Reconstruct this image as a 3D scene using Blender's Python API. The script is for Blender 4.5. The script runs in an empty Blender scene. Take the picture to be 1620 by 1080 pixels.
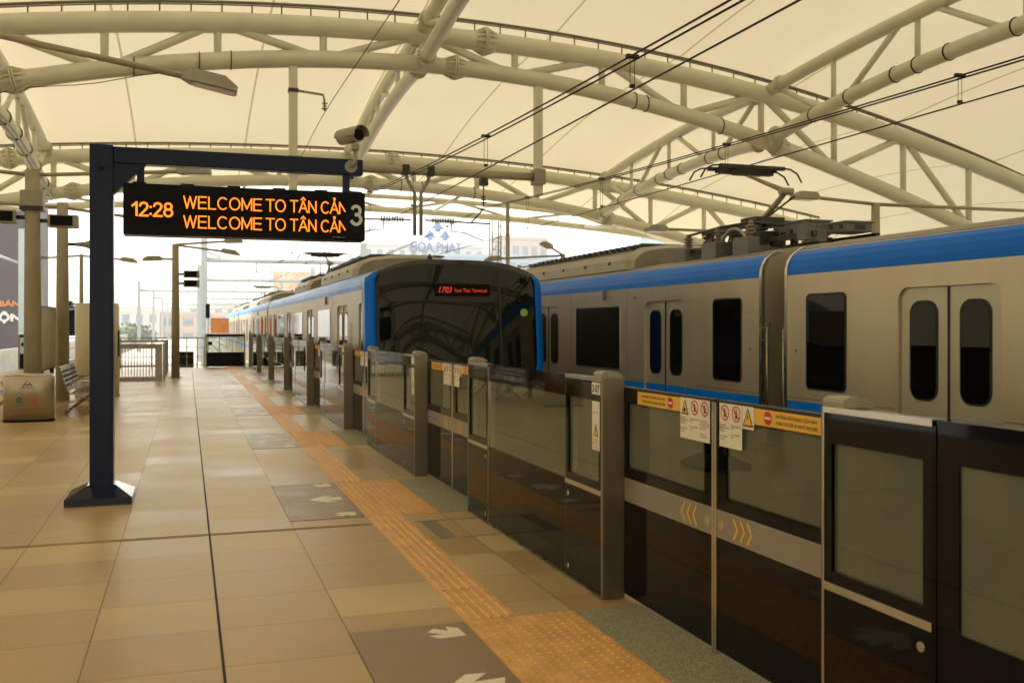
import bpy, bmesh, math, random
from mathutils import Vector, Matrix
random.seed(7)
R = math.radians
sc = bpy.context.scene
COL = sc.collection

# ------------------------------------------------------------------ camera, sky, sun, exposure
cam_data = bpy.data.cameras.new("camera")
cam = bpy.data.objects.new("camera", cam_data); COL.objects.link(cam); sc.camera = cam
cam.location = (0, 0, 1.592)
cam.rotation_euler = (R(90), 0, R(-18.54))
cam_data.sensor_width = 36.0
cam_data.lens = 34.03
cam_data.shift_y = -0.0147
cam_data.clip_start = 0.05; cam_data.clip_end = 3000
cam_data.dof.use_dof = True; cam_data.dof.focus_distance = 7.5; cam_data.dof.aperture_fstop = 4.0

SUN_EL, SUN_AZ = 52.0, -62.0          # azimuth from +Y towards +X
world = bpy.data.worlds.new("World"); sc.world = world; world.use_nodes = True
wn, wl = world.node_tree.nodes, world.node_tree.links
wn.clear()
wo = wn.new('ShaderNodeOutputWorld'); wb = wn.new('ShaderNodeBackground'); sky = wn.new('ShaderNodeTexSky')
sky.sky_type = 'NISHITA'; sky.sun_disc = False
sky.sun_elevation = R(SUN_EL); sky.sun_rotation = R(SUN_AZ)
sky.air_density = 1.0; sky.dust_density = 2.0; sky.ozone_density = 1.0
hs = wn.new('ShaderNodeHueSaturation'); hs.inputs['Saturation'].default_value = 0.22
wl.new(sky.outputs[0], hs.inputs['Color']); wm = wn.new('ShaderNodeMix'); wm.data_type = 'RGBA'; wm.blend_type = 'MULTIPLY'; wm.inputs[0].default_value = 1; wm.inputs[7].default_value = (1, .94, .80, 1)
wl.new(hs.outputs[0], wm.inputs[6]); wl.new(wm.outputs[2], wb.inputs[0]); wl.new(wb.outputs[0], wo.inputs[0])
wb.inputs[1].default_value = 0.15
sd = bpy.data.lights.new("sun", 'SUN'); sd.energy = 1.0; sd.angle = R(14); sd.color = (1, .90, .74)
so = bpy.data.objects.new("sun", sd); COL.objects.link(so)
sv = Vector((math.sin(R(SUN_AZ)) * math.cos(R(SUN_EL)), math.cos(R(SUN_AZ)) * math.cos(R(SUN_EL)), math.sin(R(SUN_EL))))
so.rotation_euler = sv.to_track_quat('Z', 'Y').to_euler()
vs = sc.view_settings
vs.view_transform = 'Standard'; vs.look = 'None'; vs.gamma = 1.0; vs.use_curve_mapping = False
vs.exposure = 2.34

# ------------------------------------------------------------------ materials
MAT = {}
def nmat(name):
    m = bpy.data.materials.new(name); m.use_nodes = True
    nt = m.node_tree; nt.nodes.clear()
    out = nt.nodes.new('ShaderNodeOutputMaterial')
    MAT[name] = m
    return m, nt, out
def pbr(name, col, rough=.5, metal=0.0, spec=.5, vary=.12, scale=3.0, bump=0.0, bscale=60, rvary=.1, stretch=(1, 1, 1), coat=0.0, emit=None, estr=0.0):
    m, nt, out = nmat(name); N, L = nt.nodes, nt.links
    b = N.new('ShaderNodeBsdfPrincipled'); L.new(b.outputs[0], out.inputs[0])
    b.inputs['Metallic'].default_value = metal
    b.inputs['Specular IOR Level'].default_value = spec
    b.inputs['Coat Weight'].default_value = coat
    tc = N.new('ShaderNodeTexCoord'); mp = N.new('ShaderNodeMapping'); mp.inputs['Scale'].default_value = stretch
    L.new(tc.outputs['Object'], mp.inputs[0])
    nz = N.new('ShaderNodeTexNoise'); nz.inputs['Scale'].default_value = scale; nz.inputs['Detail'].default_value = 6
    L.new(mp.outputs[0], nz.inputs['Vector'])
    mr = N.new('ShaderNodeMapRange'); mr.inputs[1].default_value = .3; mr.inputs[2].default_value = .7
    mr.inputs[3].default_value = 1 - vary; mr.inputs[4].default_value = 1 + vary
    L.new(nz.outputs[0], mr.inputs[0])
    mx = N.new('ShaderNodeMix'); mx.data_type = 'RGBA'; mx.blend_type = 'MULTIPLY'; mx.inputs[0].default_value = 1
    mx.inputs[6].default_value = (*col, 1); L.new(mr.outputs[0], mx.inputs[7])
    L.new(mx.outputs[2], b.inputs['Base Color'])
    m2 = N.new('ShaderNodeMapRange'); m2.inputs[1].default_value = .3; m2.inputs[2].default_value = .7
    m2.inputs[3].default_value = max(.02, rough - rvary * rough * 2); m2.inputs[4].default_value = min(1, rough + rvary * rough * 2)
    L.new(nz.outputs[0], m2.inputs[0]); L.new(m2.outputs[0], b.inputs['Roughness'])
    if bump:
        n2 = N.new('ShaderNodeTexNoise'); n2.inputs['Scale'].default_value = bscale; n2.inputs['Detail'].default_value = 4
        L.new(mp.outputs[0], n2.inputs['Vector'])
        bp = N.new('ShaderNodeBump'); bp.inputs['Strength'].default_value = bump; bp.inputs['Distance'].default_value = .01
        L.new(n2.outputs[0], bp.inputs['Height']); L.new(bp.outputs[0], b.inputs['Normal'])
    if emit:
        b.inputs['Emission Color'].default_value = (*emit, 1); b.inputs['Emission Strength'].default_value = estr
    return m
pbr('cream_steel', (.66, .635, .485), .42, vary=.06, scale=1.5)
pbr('seam_steel', (.30, .28, .19), .5, vary=.1)
pbr('purlin', (.16, .14, .09), .6)
pbr('tan_pole', (.36, .31, .205), .45, vary=.1)
pbr('lamp_grey', (.30, .28, .215), .5)
pbr('lamp_lens', (.55, .52, .45), .2)
pbr('navy', (.004, .009, .034), .30, vary=.04, spec=.25, scale=8, rvary=.03)
pbr('navy_gloss', (.004, .009, .034), .14, vary=.04, spec=.7, rvary=.03)
pbr('black_plastic', (.003, .003, .003), .35, spec=.12)
pbr('black_matte', (.005, .005, .005), .7, spec=.15)
pbr('led_off', (.010, .006, .003), .6, spec=.1)
pbr('black_glass', (.002, .0018, .0015), .04, spec=.22, vary=.1, rvary=.2, scale=5)
pbr('train_glass', (.004, .004, .004), .03, spec=.22, vary=.1, scale=2)
pbr('windscreen', (.006, .009, .007), .02, spec=.4, vary=.1, scale=2)
pbr('cab_black', (.008, .008, .008), .18, spec=.5)
pbr('stainless', (.30, .27, .215), .30, metal=1, vary=.1, scale=6, stretch=(1, 1, .08), rvary=.2)
pbr('stainless_bright', (.62, .58, .5), .22, metal=1, vary=.08, scale=6)
pbr('train_steel', (.60, .53, .40), .38, metal=.75, vary=.045, scale=1.6, stretch=(1, 2.2, .22), rvary=.03)
pbr('door_steel', (.54, .50, .395), .42, metal=.7, vary=.03, scale=1.2, rvary=.03)
pbr('train_blue', (.002, .16, .72), .34, vary=.04, coat=0, spec=.14, scale=1.5, rvary=.05)
pbr('bin_steel', (.46, .41, .32), .36, metal=.9, vary=.03, scale=3, rvary=.05)
pbr('post_steel', (.24, .20, .14), .42, metal=.85, vary=.05, scale=3, stretch=(1, 1, .1), rvary=.05)
pbr('rubber', (.02, .018, .015), .6)
pbr('roof_grey', (.25, .225, .175), .55, vary=.2, scale=4)
pbr('ac_cream', (.38, .34, .26), .5, vary=.15, scale=3)
pbr('equip_grey', (.15, .155, .145), .5, vary=.12, scale=5)
pbr('dark_metal', (.05, .045, .04), .45, metal=.5)
pbr('insulator', (.25, .20, .15), .3)
pbr('cable', (.012, .011, .010), .5)
pbr('cable_light', (.35, .34, .28), .5)
pbr('band_grey', (.30, .27, .22), .4, metal=.3, vary=.06)
pbr('granite', (.30, .285, .19), .55, vary=.55, scale=90, bump=.1, spec=.3)
pbr('tactile', (.68, .37, .125), .50, vary=.16, scale=7)
pbr('brown_tile', (.255, .175, .10), .38, vary=.08, scale=4)
pbr('arrow_white', (.74, .70, .54), .5, vary=.06)
pbr('joint_black', (.02, .017, .012), .8)
pbr('joint_metal', (.27, .23, .16), .5, metal=.4)
pbr('concrete', (.38, .36, .31), .8, vary=.2, scale=1.5, bump=.2, bscale=20)
pbr('ballast', (.30, .29, .25), .9, vary=.4, scale=30, bump=.6, bscale=40)
pbr('rail_steel', (.18, .12, .08), .4, metal=.8)
pbr('sticker_white', (.78, .74, .60), .5, vary=.04)
pbr('sticker_yellow', (.82, .47, .05), .45, vary=.05)
pbr('sign_red', (.55, .03, .02), .5)
pbr('ink', (.02, .02, .018), .6)
pbr('ink_soft', (.16, .14, .11), .6)
pbr('numeral_white', (.72, .71, .66), .5)
pbr('cabinet_cream', (.64, .58, .42), .45, vary=.05)
pbr('board_pale', (.42, .38, .28), .22, vary=.1, scale=2)
pbr('light_blue', (.12, .22, .55), .5)
pbr('gantry_grey', (.36, .40, .41), .5, vary=.08)
pbr('bldg_dark', (.075, .062, .068), .7, vary=.06, scale=.3)
pbr('bldg_white', (.55, .55, .54), .8, vary=.06, scale=.05)
pbr('bldg_pink', (.52, .42, .38), .8, vary=.08, scale=.05)
pbr('bldg_blue', (.34, .44, .56), .4, vary=.1, scale=.05)
pbr('bldg_window', (.22, .27, .33), .3)
pbr('logo_blue', (.10, .17, .38), .6)
pbr('poster_orange', (.66, .42, .28), .7, vary=.5, scale=.25)
pbr('poster_pink', (.62, .34, .30), .7)
pbr('red_trim', (.55, .10, .08), .6)
pbr('sign_orange', (.62, .24, .07), .6)
pbr('white_paint', (.7, .7, .67), .6)
pbr('foliage', (.10, .15, .07), .7, vary=.4, scale=1)
pbr('green_ink', (.02, .18, .09), .6)
pbr('red_ink', (.50, .09, .04), .6)
pbr('ground', (.20, .19, .16), .9, vary=.2, scale=.02)
pbr('city_roof', (.50, .40, .34), .8, vary=.2, scale=.05)
pbr('led_amber', (.02, .01, .0), .5, emit=(1.0, .20, .015), estr=.45)
pbr('led_red', (.02, .0, .0), .5, emit=(1.0, .07, .03), estr=.12)
pbr('green_sticker', (.30, .42, .12), .5)

def m_membrane():
    m, nt, out = nmat('membrane'); N, L = nt.nodes, nt.links
    tc = N.new('ShaderNodeTexCoord'); sp = N.new('ShaderNodeSeparateXYZ'); L.new(tc.outputs['Object'], sp.inputs[0])
    a = N.new('ShaderNodeMath'); a.operation = 'ADD'; a.inputs[1].default_value = 2.05 + 41; L.new(sp.outputs[0], a.inputs[0])
    d = N.new('ShaderNodeMath'); d.operation = 'DIVIDE'; d.inputs[1].default_value = 4.1; L.new(a.outputs[0], d.inputs[0])
    f = N.new('ShaderNodeMath'); f.operation = 'FRACT'; L.new(d.outputs[0], f.inputs[0])
    s = N.new('ShaderNodeMath'); s.operation = 'SUBTRACT'; s.inputs[1].default_value = .5; L.new(f.outputs[0], s.inputs[0])
    ab = N.new('ShaderNodeMath'); ab.operation = 'ABSOLUTE'; L.new(s.outputs[0], ab.inputs[0])
    lt = N.new('ShaderNodeMath'); lt.operation = 'LESS_THAN'; lt.inputs[1].default_value = .008; L.new(ab.outputs[0], lt.inputs[0])
    nz = N.new('ShaderNodeTexNoise'); nz.inputs['Scale'].default_value = .35; nz.inputs['Detail'].default_value = 3; L.new(tc.outputs['Object'], nz.inputs['Vector'])
    cr = N.new('ShaderNodeMix'); cr.data_type = 'RGBA'; cr.inputs[6].default_value = (.80, .72, .545, 1); cr.inputs[7].default_value = (.85, .77, .59, 1)
    L.new(nz.outputs[0], cr.inputs[0])
    mx = N.new('ShaderNodeMix'); mx.data_type = 'RGBA'; mx.inputs[7].default_value = (.50, .44, .22, 1)
    L.new(lt.outputs[0], mx.inputs[0]); L.new(cr.outputs[2], mx.inputs[6])
    t = N.new('ShaderNodeBsdfTranslucent'); df = N.new('ShaderNodeBsdfDiffuse'); L.new(mx.outputs[2], t.inputs[0]); L.new(mx.outputs[2], df.inputs[0])
    ms = N.new('ShaderNodeMixShader'); ms.inputs[0].default_value = .84; L.new(t.outputs[0], ms.inputs[1]); L.new(df.outputs[0], ms.inputs[2])
    L.new(ms.outputs[0], out.inputs[0])
m_membrane()
def m_pane(name, tint, dust_and_light):
    m, nt, out = nmat(name); N, L = nt.nodes, nt.links
    tr = N.new('ShaderNodeBsdfTransparent'); tr.inputs[0].default_value = (*tint, 1)
    gl = N.new('ShaderNodeBsdfGlossy'); gl.inputs['Roughness'].default_value = .015; gl.inputs[0].default_value = (1, 1, 1, 1)
    df = N.new('ShaderNodeBsdfDiffuse'); df.inputs[0].default_value = (*dust_and_light, 1)  # dust film, strengthened to imitate the brighter light seen through the glass
    fr = N.new('ShaderNodeFresnel'); fr.inputs[0].default_value = 1.5
    tc = N.new('ShaderNodeTexCoord'); nz = N.new('ShaderNodeTexNoise'); nz.inputs['Scale'].default_value = 2.6; nz.inputs['Detail'].default_value = 8; nz.inputs['Roughness'].default_value = .65
    L.new(tc.outputs['Object'], nz.inputs['Vector'])
    mr = N.new('ShaderNodeMapRange'); mr.inputs[1].default_value = .35; mr.inputs[2].default_value = .70; mr.inputs[3].default_value = .17; mr.inputs[4].default_value = .27
    L.new(nz.outputs[0], mr.inputs[0])
    a = N.new('ShaderNodeMixShader'); L.new(mr.outputs[0], a.inputs[0]); L.new(tr.outputs[0], a.inputs[1]); L.new(df.outputs[0], a.inputs[2])
    b = N.new('ShaderNodeMixShader'); L.new(fr.outputs[0], b.inputs[0]); L.new(a.outputs[0], b.inputs[1]); L.new(gl.outputs[0], b.inputs[2])
    L.new(b.outputs[0], out.inputs[0])
m_pane('screen_pane', (.93, .97, .88), (.52, .56, .37))
m_pane('rail_pane', (.8, .84, .8), (.3, .3, .27))
def m_tiles():
    m, nt, out = nmat('floor_tiles'); N, L = nt.nodes, nt.links
    b = N.new('ShaderNodeBsdfPrincipled'); L.new(b.outputs[0], out.inputs[0]); b.inputs['Specular IOR Level'].default_value = .35
    tc = N.new('ShaderNodeTexCoord'); sp = N.new('ShaderNodeSeparateXYZ'); L.new(tc.outputs['Object'], sp.inputs[0])
    def M(op, a, v=None, v2=None):
        n = N.new('ShaderNodeMath'); n.operation = op; L.new(a, n.inputs[0])
        if v is not None:
            if isinstance(v, (int, float)): n.inputs[1].default_value = v
            else: L.new(v, n.inputs[1])
        return n.outputs[0]
    u = M('DIVIDE', M('SUBTRACT', sp.outputs[0], .165 - 63), .63)
    v = M('DIVIDE', M('ADD', sp.outputs[1], 60.0 - 5.32), .6)
    cu, cv = M('FLOOR', u), M('FLOOR', v)
    cb = N.new('ShaderNodeCombineXYZ'); L.new(cu, cb.inputs[0]); L.new(cv, cb.inputs[1])
    wn_ = N.new('ShaderNodeTexWhiteNoise'); wn_.noise_dimensions = '2D'; L.new(cb.outputs[0], wn_.inputs['Vector'])
    ramp = N.new('ShaderNodeValToRGB'); ramp.color_ramp.interpolation = 'LINEAR'
    e = ramp.color_ramp.elements
    e[0].position = 0; e[0].color = (.40, .275, .125, 1); e[1].position = 1; e[1].color = (.53, .41, .21, 1)
    x = e.new(.3); x.color = (.425, .30, .14, 1); x = e.new(.75); x.color = (.455, .335, .162, 1); x = e.new(.86); x.color = (.495, .375, .19, 1)
    L.new(wn_.outputs[0], ramp.inputs[0])
    nz = N.new('ShaderNodeTexNoise'); nz.inputs['Scale'].default_value = 1.6; nz.inputs['Detail'].default_value = 7; L.new(tc.outputs['Object'], nz.inputs['Vector'])
    mr = N.new('ShaderNodeMapRange'); mr.inputs[1].default_value = .3; mr.inputs[2].default_value = .7; mr.inputs[3].default_value = .90; mr.inputs[4].default_value = 1.09; L.new(nz.outputs[0], mr.inputs[0])
    mx = N.new('ShaderNodeMix'); mx.data_type = 'RGBA'; mx.blend_type = 'MULTIPLY'; mx.inputs[0].default_value = 1; L.new(ramp.outputs[0], mx.inputs[6]); L.new(mr.outputs[0], mx.inputs[7])
    n3 = N.new('ShaderNodeTexNoise'); n3.inputs['Scale'].default_value = 9; n3.inputs['Detail'].default_value = 10; n3.inputs['Roughness'].default_value = .75; L.new(tc.outputs['Object'], n3.inputs['Vector'])
    m3 = N.new('ShaderNodeMapRange'); m3.inputs[1].default_value = .60; m3.inputs[2].default_value = .74; m3.inputs[3].default_value = 1.0; m3.inputs[4].default_value = .80; L.new(n3.outputs[0], m3.inputs[0])
    mq = N.new('ShaderNodeMix'); mq.data_type = 'RGBA'; mq.blend_type = 'MULTIPLY'; mq.inputs[0].default_value = 1; L.new(mx.outputs[2], mq.inputs[6]); L.new(m3.outputs[0], mq.inputs[7]); mx = mq
    def line(c, w):
        fr = M('FRACT', c); d = M('ABSOLUTE', M('SUBTRACT', fr, .5)); return M('GREATER_THAN', d, .5 - w)
    g1 = line(u, .0055); g2 = line(v, .0045)
    g = N.new('ShaderNodeMath'); g.operation = 'MAXIMUM'; L.new(g1, g.inputs[0]); L.new(g2, g.inputs[1])
    m2 = N.new('ShaderNodeMix'); m2.data_type = 'RGBA'; m2.inputs[7].default_value = (.12, .085, .045, 1); L.new(g.outputs[0], m2.inputs[0]); L.new(mx.outputs[2], m2.inputs[6])
    L.new(m2.outputs[2], b.inputs['Base Color'])
    r = N.new('ShaderNodeMapRange'); r.inputs[3].default_value = .26; r.inputs[4].default_value = .40; L.new(nz.outputs[0], r.inputs[0])
    ra = N.new('ShaderNodeMath'); ra.operation = 'MULTIPLY_ADD'; ra.inputs[1].default_value = .10; L.new(wn_.outputs[0], ra.inputs[0]); L.new(r.outputs[0], ra.inputs[2])
    L.new(ra.outputs[0], b.inputs['Roughness'])
    bp = N.new('ShaderNodeBump'); bp.inputs['Strength'].default_value = .25; bp.inputs['Distance'].default_value = -.002; L.new(g.outputs[0], bp.inputs['Height']); L.new(bp.outputs[0], b.inputs['Normal'])
m_tiles()

# ------------------------------------------------------------------ mesh helpers
_tc = {}
def text_geo(s, bold=0.0, shear=0.0):
    k = (s, bold, shear)
    if k in _tc: return _tc[k]
    cu = bpy.data.curves.new('lettering', 'FONT'); cu.body = s; cu.size = 1.0; cu.resolution_u = 3
    cu.offset = bold; cu.shear = shear
    o = bpy.data.objects.new('lettering', cu); COL.objects.link(o)
    dg = bpy.context.evaluated_depsgraph_get(); dg.update()
    me = o.evaluated_get(dg).to_mesh()
    vs_ = [v.co.copy() for v in me.vertices]; fs = [list(p.vertices) for p in me.polygons]
    o.evaluated_get(dg).to_mesh_clear()
    bpy.data.objects.remove(o); bpy.data.curves.remove(cu)
    _tc[k] = (vs_, fs); return _tc[k]
class MB:
    def __init__(s): s.bm = bmesh.new(); s.m = 0
    def face(s, vs):
        try: f = s.bm.faces.new(vs); f.material_index = s.m; return f
        except ValueError: return None
    def poly(s, pts): return s.face([s.bm.verts.new(p) for p in pts])
    def box(s, x0, x1, y0, y1, z0, z1, M=None):
        c = [(x, y, z) for z in (z0, z1) for y in (y0, y1) for x in (x0, x1)]
        if M is not None: c = [M @ Vector(p) for p in c]
        v = [s.bm.verts.new(p) for p in c]
        for i in ((0, 2, 3, 1), (4, 5, 7, 6), (0, 1, 5, 4), (1, 3, 7, 5), (3, 2, 6, 7), (2, 0, 4, 6)): s.face([v[j] for j in i])
        return s
    def bbox(s, x0, x1, y0, y1, z0, z1, b=.01):     # box with chamfered edges
        t = bmesh.new(); bmesh.ops.create_cube(t, size=1)
        for v in t.verts: v.co = Vector(((x0 + x1) / 2 + v.co.x * (x1 - x0), (y0 + y1) / 2 + v.co.y * (y1 - y0), (z0 + z1) / 2 + v.co.z * (z1 - z0)))
        bmesh.ops.bevel(t, geom=t.edges[:], offset=b, segments=2, affect='EDGES', profile=.6)
        vm = {v: s.bm.verts.new(v.co) for v in t.verts}
        for f in t.faces: s.face([vm[v] for v in f.verts])
        t.free(); return s
    def rings(s, rs, closed=True, cap=True, smooth=True):
        R_ = [[s.bm.verts.new(p) for p in r] for r in rs]; n = len(R_[0])
        for a, b in zip(R_[:-1], R_[1:]):
            for i in range(n if closed else n - 1):
                j = (i + 1) % n; f = s.face([a[i], a[j], b[j], b[i]])
                if f and smooth: f.smooth = True
        if cap and closed: s.face(R_[0][::-1]); s.face(R_[-1])
        return s
    def tube(s, pts, r, n=10, cap=True):
        pts = [Vector(p) for p in pts]; rr = r if isinstance(r, (list, tuple)) else [r] * len(pts)
        rs = []; up = None
        for i, p in enumerate(pts):
            d = (pts[min(i + 1, len(pts) - 1)] - pts[max(i - 1, 0)]).normalized()
            if up is None: up = Vector((0, 0, 1)) if abs(d.z) < .9 else Vector((1, 0, 0))
            a = d.cross(up).normalized(); b = a.cross(d).normalized(); up = b
            rs.append([p + a * math.cos(2 * math.pi * k / n) * rr[i] + b * math.sin(2 * math.pi * k / n) * rr[i] for k in range(n)])
        return s.rings(rs, cap=cap)
    def prism(s, pts, d):                           # polygon extruded by vector d
        d = Vector(d); a = [s.bm.verts.new(p) for p in pts]; b = [s.bm.verts.new(Vector(p) + d) for p in pts]
        n = len(a); s.face(a[::-1]); s.face(b)
        for i in range(n): s.face([a[i], a[(i + 1) % n], b[(i + 1) % n], b[i]])
        return s
    def disc(s, c, ax, r, h, n=16, r2=None):
        c, ax = Vector(c), Vector(ax).normalized(); return s.tube([c, c + ax * h], [r, r if r2 is None else r2], n)
    def text(s, t, size, org, xd, ud, bold=0.0, clip=None, wid=None, shear=0.0):
        vs_, fs = text_geo(t, bold, shear); org, xd, ud = Vector(org), Vector(xd), Vector(ud)
        k = size
        kx = size if wid is None else wid / max(v.x for v in vs_)
        tb = bmesh.new(); nv = [tb.verts.new((v.x * kx, v.y * k, 0)) for v in vs_]
        for f in fs:
            try: tb.faces.new([nv[i] for i in f])
            except ValueError: pass
        if clip is not None: bmesh.ops.bisect_plane(tb, geom=tb.verts[:] + tb.edges[:] + tb.faces[:], plane_co=(clip, 0, 0), plane_no=(1, 0, 0), clear_outer=True)
        vm = {v: s.bm.verts.new(org + xd * v.co.x + ud * v.co.y) for v in tb.verts}
        for f in tb.faces: s.face([vm[v] for v in f.verts])
        tb.free(); return s
    def coupling(s, c, ax, r, L, k=1.5):            # ribbed flange coupling around a tube
        c, ax = Vector(c), Vector(ax).normalized(); up = Vector((0, 1, 0)) if abs(ax.y) < .9 else Vector((0, 0, 1))
        a = ax.cross(up).normalized(); b = ax.cross(a).normalized()
        s.disc(c - ax * .05, ax, r * k, .04, 20); s.disc(c + ax * .01, ax, r * k, .04, 20)
        s.tube([c - ax * L / 2, c + ax * L / 2], r * 1.05, 16)
        for i in range(14):
            t = 2 * math.pi * i / 14; e = a * math.cos(t) + b * math.sin(t); w = (a * -math.sin(t) + b * math.cos(t)) * .012
            s.prism([c - ax * L / 2 + e * r * 1.03 - w, c - ax * .05 + e * r * k * .98 - w, c + ax * .05 + e * r * k * .98 - w, c + ax * L / 2 + e * r * 1.03 - w], w * 2)
        return s
    def build(s, name, mats, parent=None, org=None, smooth=False):
        if isinstance(mats, str): mats = [mats]
        me = bpy.data.meshes.new(name)
        bmesh.ops.recalc_face_normals(s.bm, faces=s.bm.faces[:])
        if org is not None: bmesh.ops.translate(s.bm, verts=s.bm.verts[:], vec=-Vector(org))
        s.bm.to_mesh(me); s.bm.free()
        for m in mats: me.materials.append(MAT[m])
        if smooth:
            for p in me.polygons: p.use_smooth = True
        o = bpy.data.objects.new(name, me); COL.objects.link(o)
        if parent is not None: o.parent = parent
        elif org is not None: o.location = org
        return o
def tag(o, label, cat, group=None):
    o['label'] = label; o['category'] = cat
    if group: o['group'] = group
    return o
class Thing:
    def __init__(s, name, label, cat, loc=(0, 0, 0), group=None):
        s.o = bpy.data.objects.new(name, None); COL.objects.link(s.o); s.o.location = loc; s.loc = Vector(loc); s.o.empty_display_size = .3
        tag(s.o, label, cat, group)
    def part(s, name, mb, mats, parent=None, smooth=False, label=None):
        o = mb.build(name, mats, parent or s.o, org=s.loc, smooth=smooth)
        if label: o['label'] = label
        return o
def struct(name, mb, mats, org=None):
    o = mb.build(name, mats, org=org); o['kind'] = 'structure'; return o
def copy_tree(o, parent=None):
    c = o.copy(); COL.objects.link(c)
    if parent is not None: c.parent = parent
    for ch in [x for x in COL.objects if x.parent == o]: copy_tree(ch, c)
    return c
def lerp(a, b, t): return a + (b - a) * t
V = Vector

# ------------------------------------------------------------------ ground, platforms, track bed
PX = 2.29           # platform edge screens stand on this line
PEND = 39.7
struct('platform', MB().box(-5.9, 2.62, -60, PEND, -1.15, 0), ['floor_tiles'])
struct('ground', MB().box(-1500, 1500, -400, 2500, -12.6, -12), ['ground'])
b = MB(); b.box(-16, 28, -60, 330, -2.0, -1.5); struct('track_bed', b, ['concrete'])
b = MB()
for x in (4.15, 8.12): b.box(x - 1.3, x + 1.3, -60, 330, -1.496, -1.22)
struct('track_slab', b, ['ballast'])
b = MB()
for x in (4.15, 8.12, -8.0):
    for s in (-1, 1): b.box(x + s * .75 - .035, x + s * .75 + .035, -60, 330, -1.217 if x > 0 else -1.497, -1.06)
struct('rails', b, ['rail_steel'])
struct('opposite_platform', MB().box(9.72, 19, -60, PEND, -1.15, 0), ['floor_tiles'])
# parapets of the viaduct past the platforms
for nm, x, lab in (('parapet', -11.2, 'low concrete parapet of the viaduct on the far left'), ('parapet', 12.6, 'low concrete parapet of the viaduct behind the far track')):
    tag(MB().box(x - .12, x + .12, PEND + 1, 330, -1.496, .1).build(nm, ['concrete'], org=(x, PEND + 1, -1.49)), lab, 'parapet')

# floor inlays
Z1 = .004
b = MB(); b.box(.154, .166, -20, PEND - .02, .0005, Z1 - .001); struct('floor_joint', b, ['joint_black'])
b = MB()
for y in (7.735, 7.775): b.box(-5.9, 1.41, y, y + .006, .0005, .0035)
b.box(1.75, 2.28, 7.735, 7.747, .0005, .0035)
struct('expansion_joint', b, ['joint_metal'])
b = MB(); b.box(1.80, 1.93, 7.06, 7.72, .0005, .003); b.box(1.95, 2.27, 7.06, 7.075, .0005, .003)
for i in range(5): b.box(1.815 + i * .022, 1.823 + i * .022, 7.08, 7.70, .003, .006)
struct('floor_drain', b, ['joint_metal'])
NK = range(-1, 8)
# brown marking panels with arrows
brown, arrows, tact, grani = MB(), MB(), MB(), MB()
for k in NK:
    y0 = 3.17 + 4.9 * k
    brown.box(.797, 1.412, y0, y0 + 1.86, .0005, Z1)
    grani.box(2.055, 2.60, y0, y0 + 1.86, .0005, Z1)
    diag = [(1.18, 4.90), (1.225, 4.95), (1.29, 4.89), (1.295, 4.965), (1.352, 4.925), (1.36, 4.79), (1.22, 4.785), (1.175, 4.84), (1.255, 4.848)]
    mid = [(1.05, 4.08), (1.20, 4.255), (1.30, 4.245), (1.215, 4.155), (1.365, 4.165), (1.335, 4.08), (1.365, 3.995), (1.215, 4.005), (1.30, 3.915), (1.20, 3.905)]
    for sh in (diag, mid, [(x, 8.18 - y) for x, y in diag]):
        arrows.prism([(x, y + 4.9 * k, Z1 + .0005) for x, y in sh], (0, 0, .0025))
    tact.box(1.42, 2.05, y0, y0 + 1.86, .0005, Z1)
    ya, yb = y0 + 1.865, y0 + 4.9 - .005
    for a in range(5): tact.box(1.42, 1.72, ya + (yb - ya) * a / 5 + .002, ya + (yb - ya) * (a + 1) / 5 - .002, .0005, Z1)
    # guiding bars
    for i in range(5):
        x = 1.445 + i * .057
        nseg = 10
        for a in range(nseg):
            p, q = ya + (yb - ya) * a / nseg + .012, ya + (yb - ya) * (a + 1) / nseg - .012
            tact.prism([(x, p, Z1), (x + .030, p, Z1), (x + .024, p, Z1 + .005), (x + .006, p, Z1 + .005)], (0, q - p, 0))
    # blister domes
    if k < 4:
        nx, ny = 11, 32
        for i in range(nx):
            for j in range(ny):
                x = 1.42 + (i + .5) * .63 / nx; y = y0 + (j + .5) * 1.86 / ny
                r1, r2 = .014, .008
                tact.rings([[(x + r1 * math.cos(t), y + r1 * math.sin(t), Z1) for t in (0, 1.05, 2.09, 3.14, 4.19, 5.24)],
                            [(x + r2 * math.cos(t), y + r2 * math.sin(t), Z1 + .005) for t in (0, 1.05, 2.09, 3.14, 4.19, 5.24)]], smooth=False)
struct('floor_marking', brown, ['brown_tile']); struct('floor_arrows', arrows, ['arrow_white'])
struct('tactile_paving', tact, ['tactile']); struct('door_threshold', grani, ['granite'])

# ------------------------------------------------------------------ canopy trusses and membrane
XC = 6.3
AY = [-54.2, -40.7, -27.2, -13.7, -.2, 13.3, 26.8, 40.1]
def arch(i):   # (upper, lower, rail) as functions of the offset from the centre line
    i = max(-1, i - 3)
    if i == 4: return (lambda o: 8.5 - .0042 * o * o, lambda o: 7.55 - .0078 * o * o, lambda o: 8.93 - .0038 * o * o)
    du, dl = {3: (0, 0), 2: (.45, .65), 1: (.6, .9), 0: (.45, .65), -1: (.2, .3)}[i]
    return (lambda o: 9.84 + du - .0068 * o * o, lambda o: 9.0 + dl - .0125 * o * o + 5e-6 * o ** 4, lambda o: 10.40 + du - .0073 * o * o)
arch_labels = {-3: 'last arched roof truss of the station far behind the camera', -2: 'next to last arched roof truss far behind the camera', -1: 'arched roof truss well behind the camera', 0: 'arched roof truss farthest behind the camera', 1: 'arched roof truss just behind the camera', 2: 'arched roof truss above the nearest platform doors',
               3: 'nearest big arched cream tube truss crossing the top of the view', 4: 'second arched cream truss behind the hanging sign, at the canopy end'}
pitch = 2.77
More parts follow.
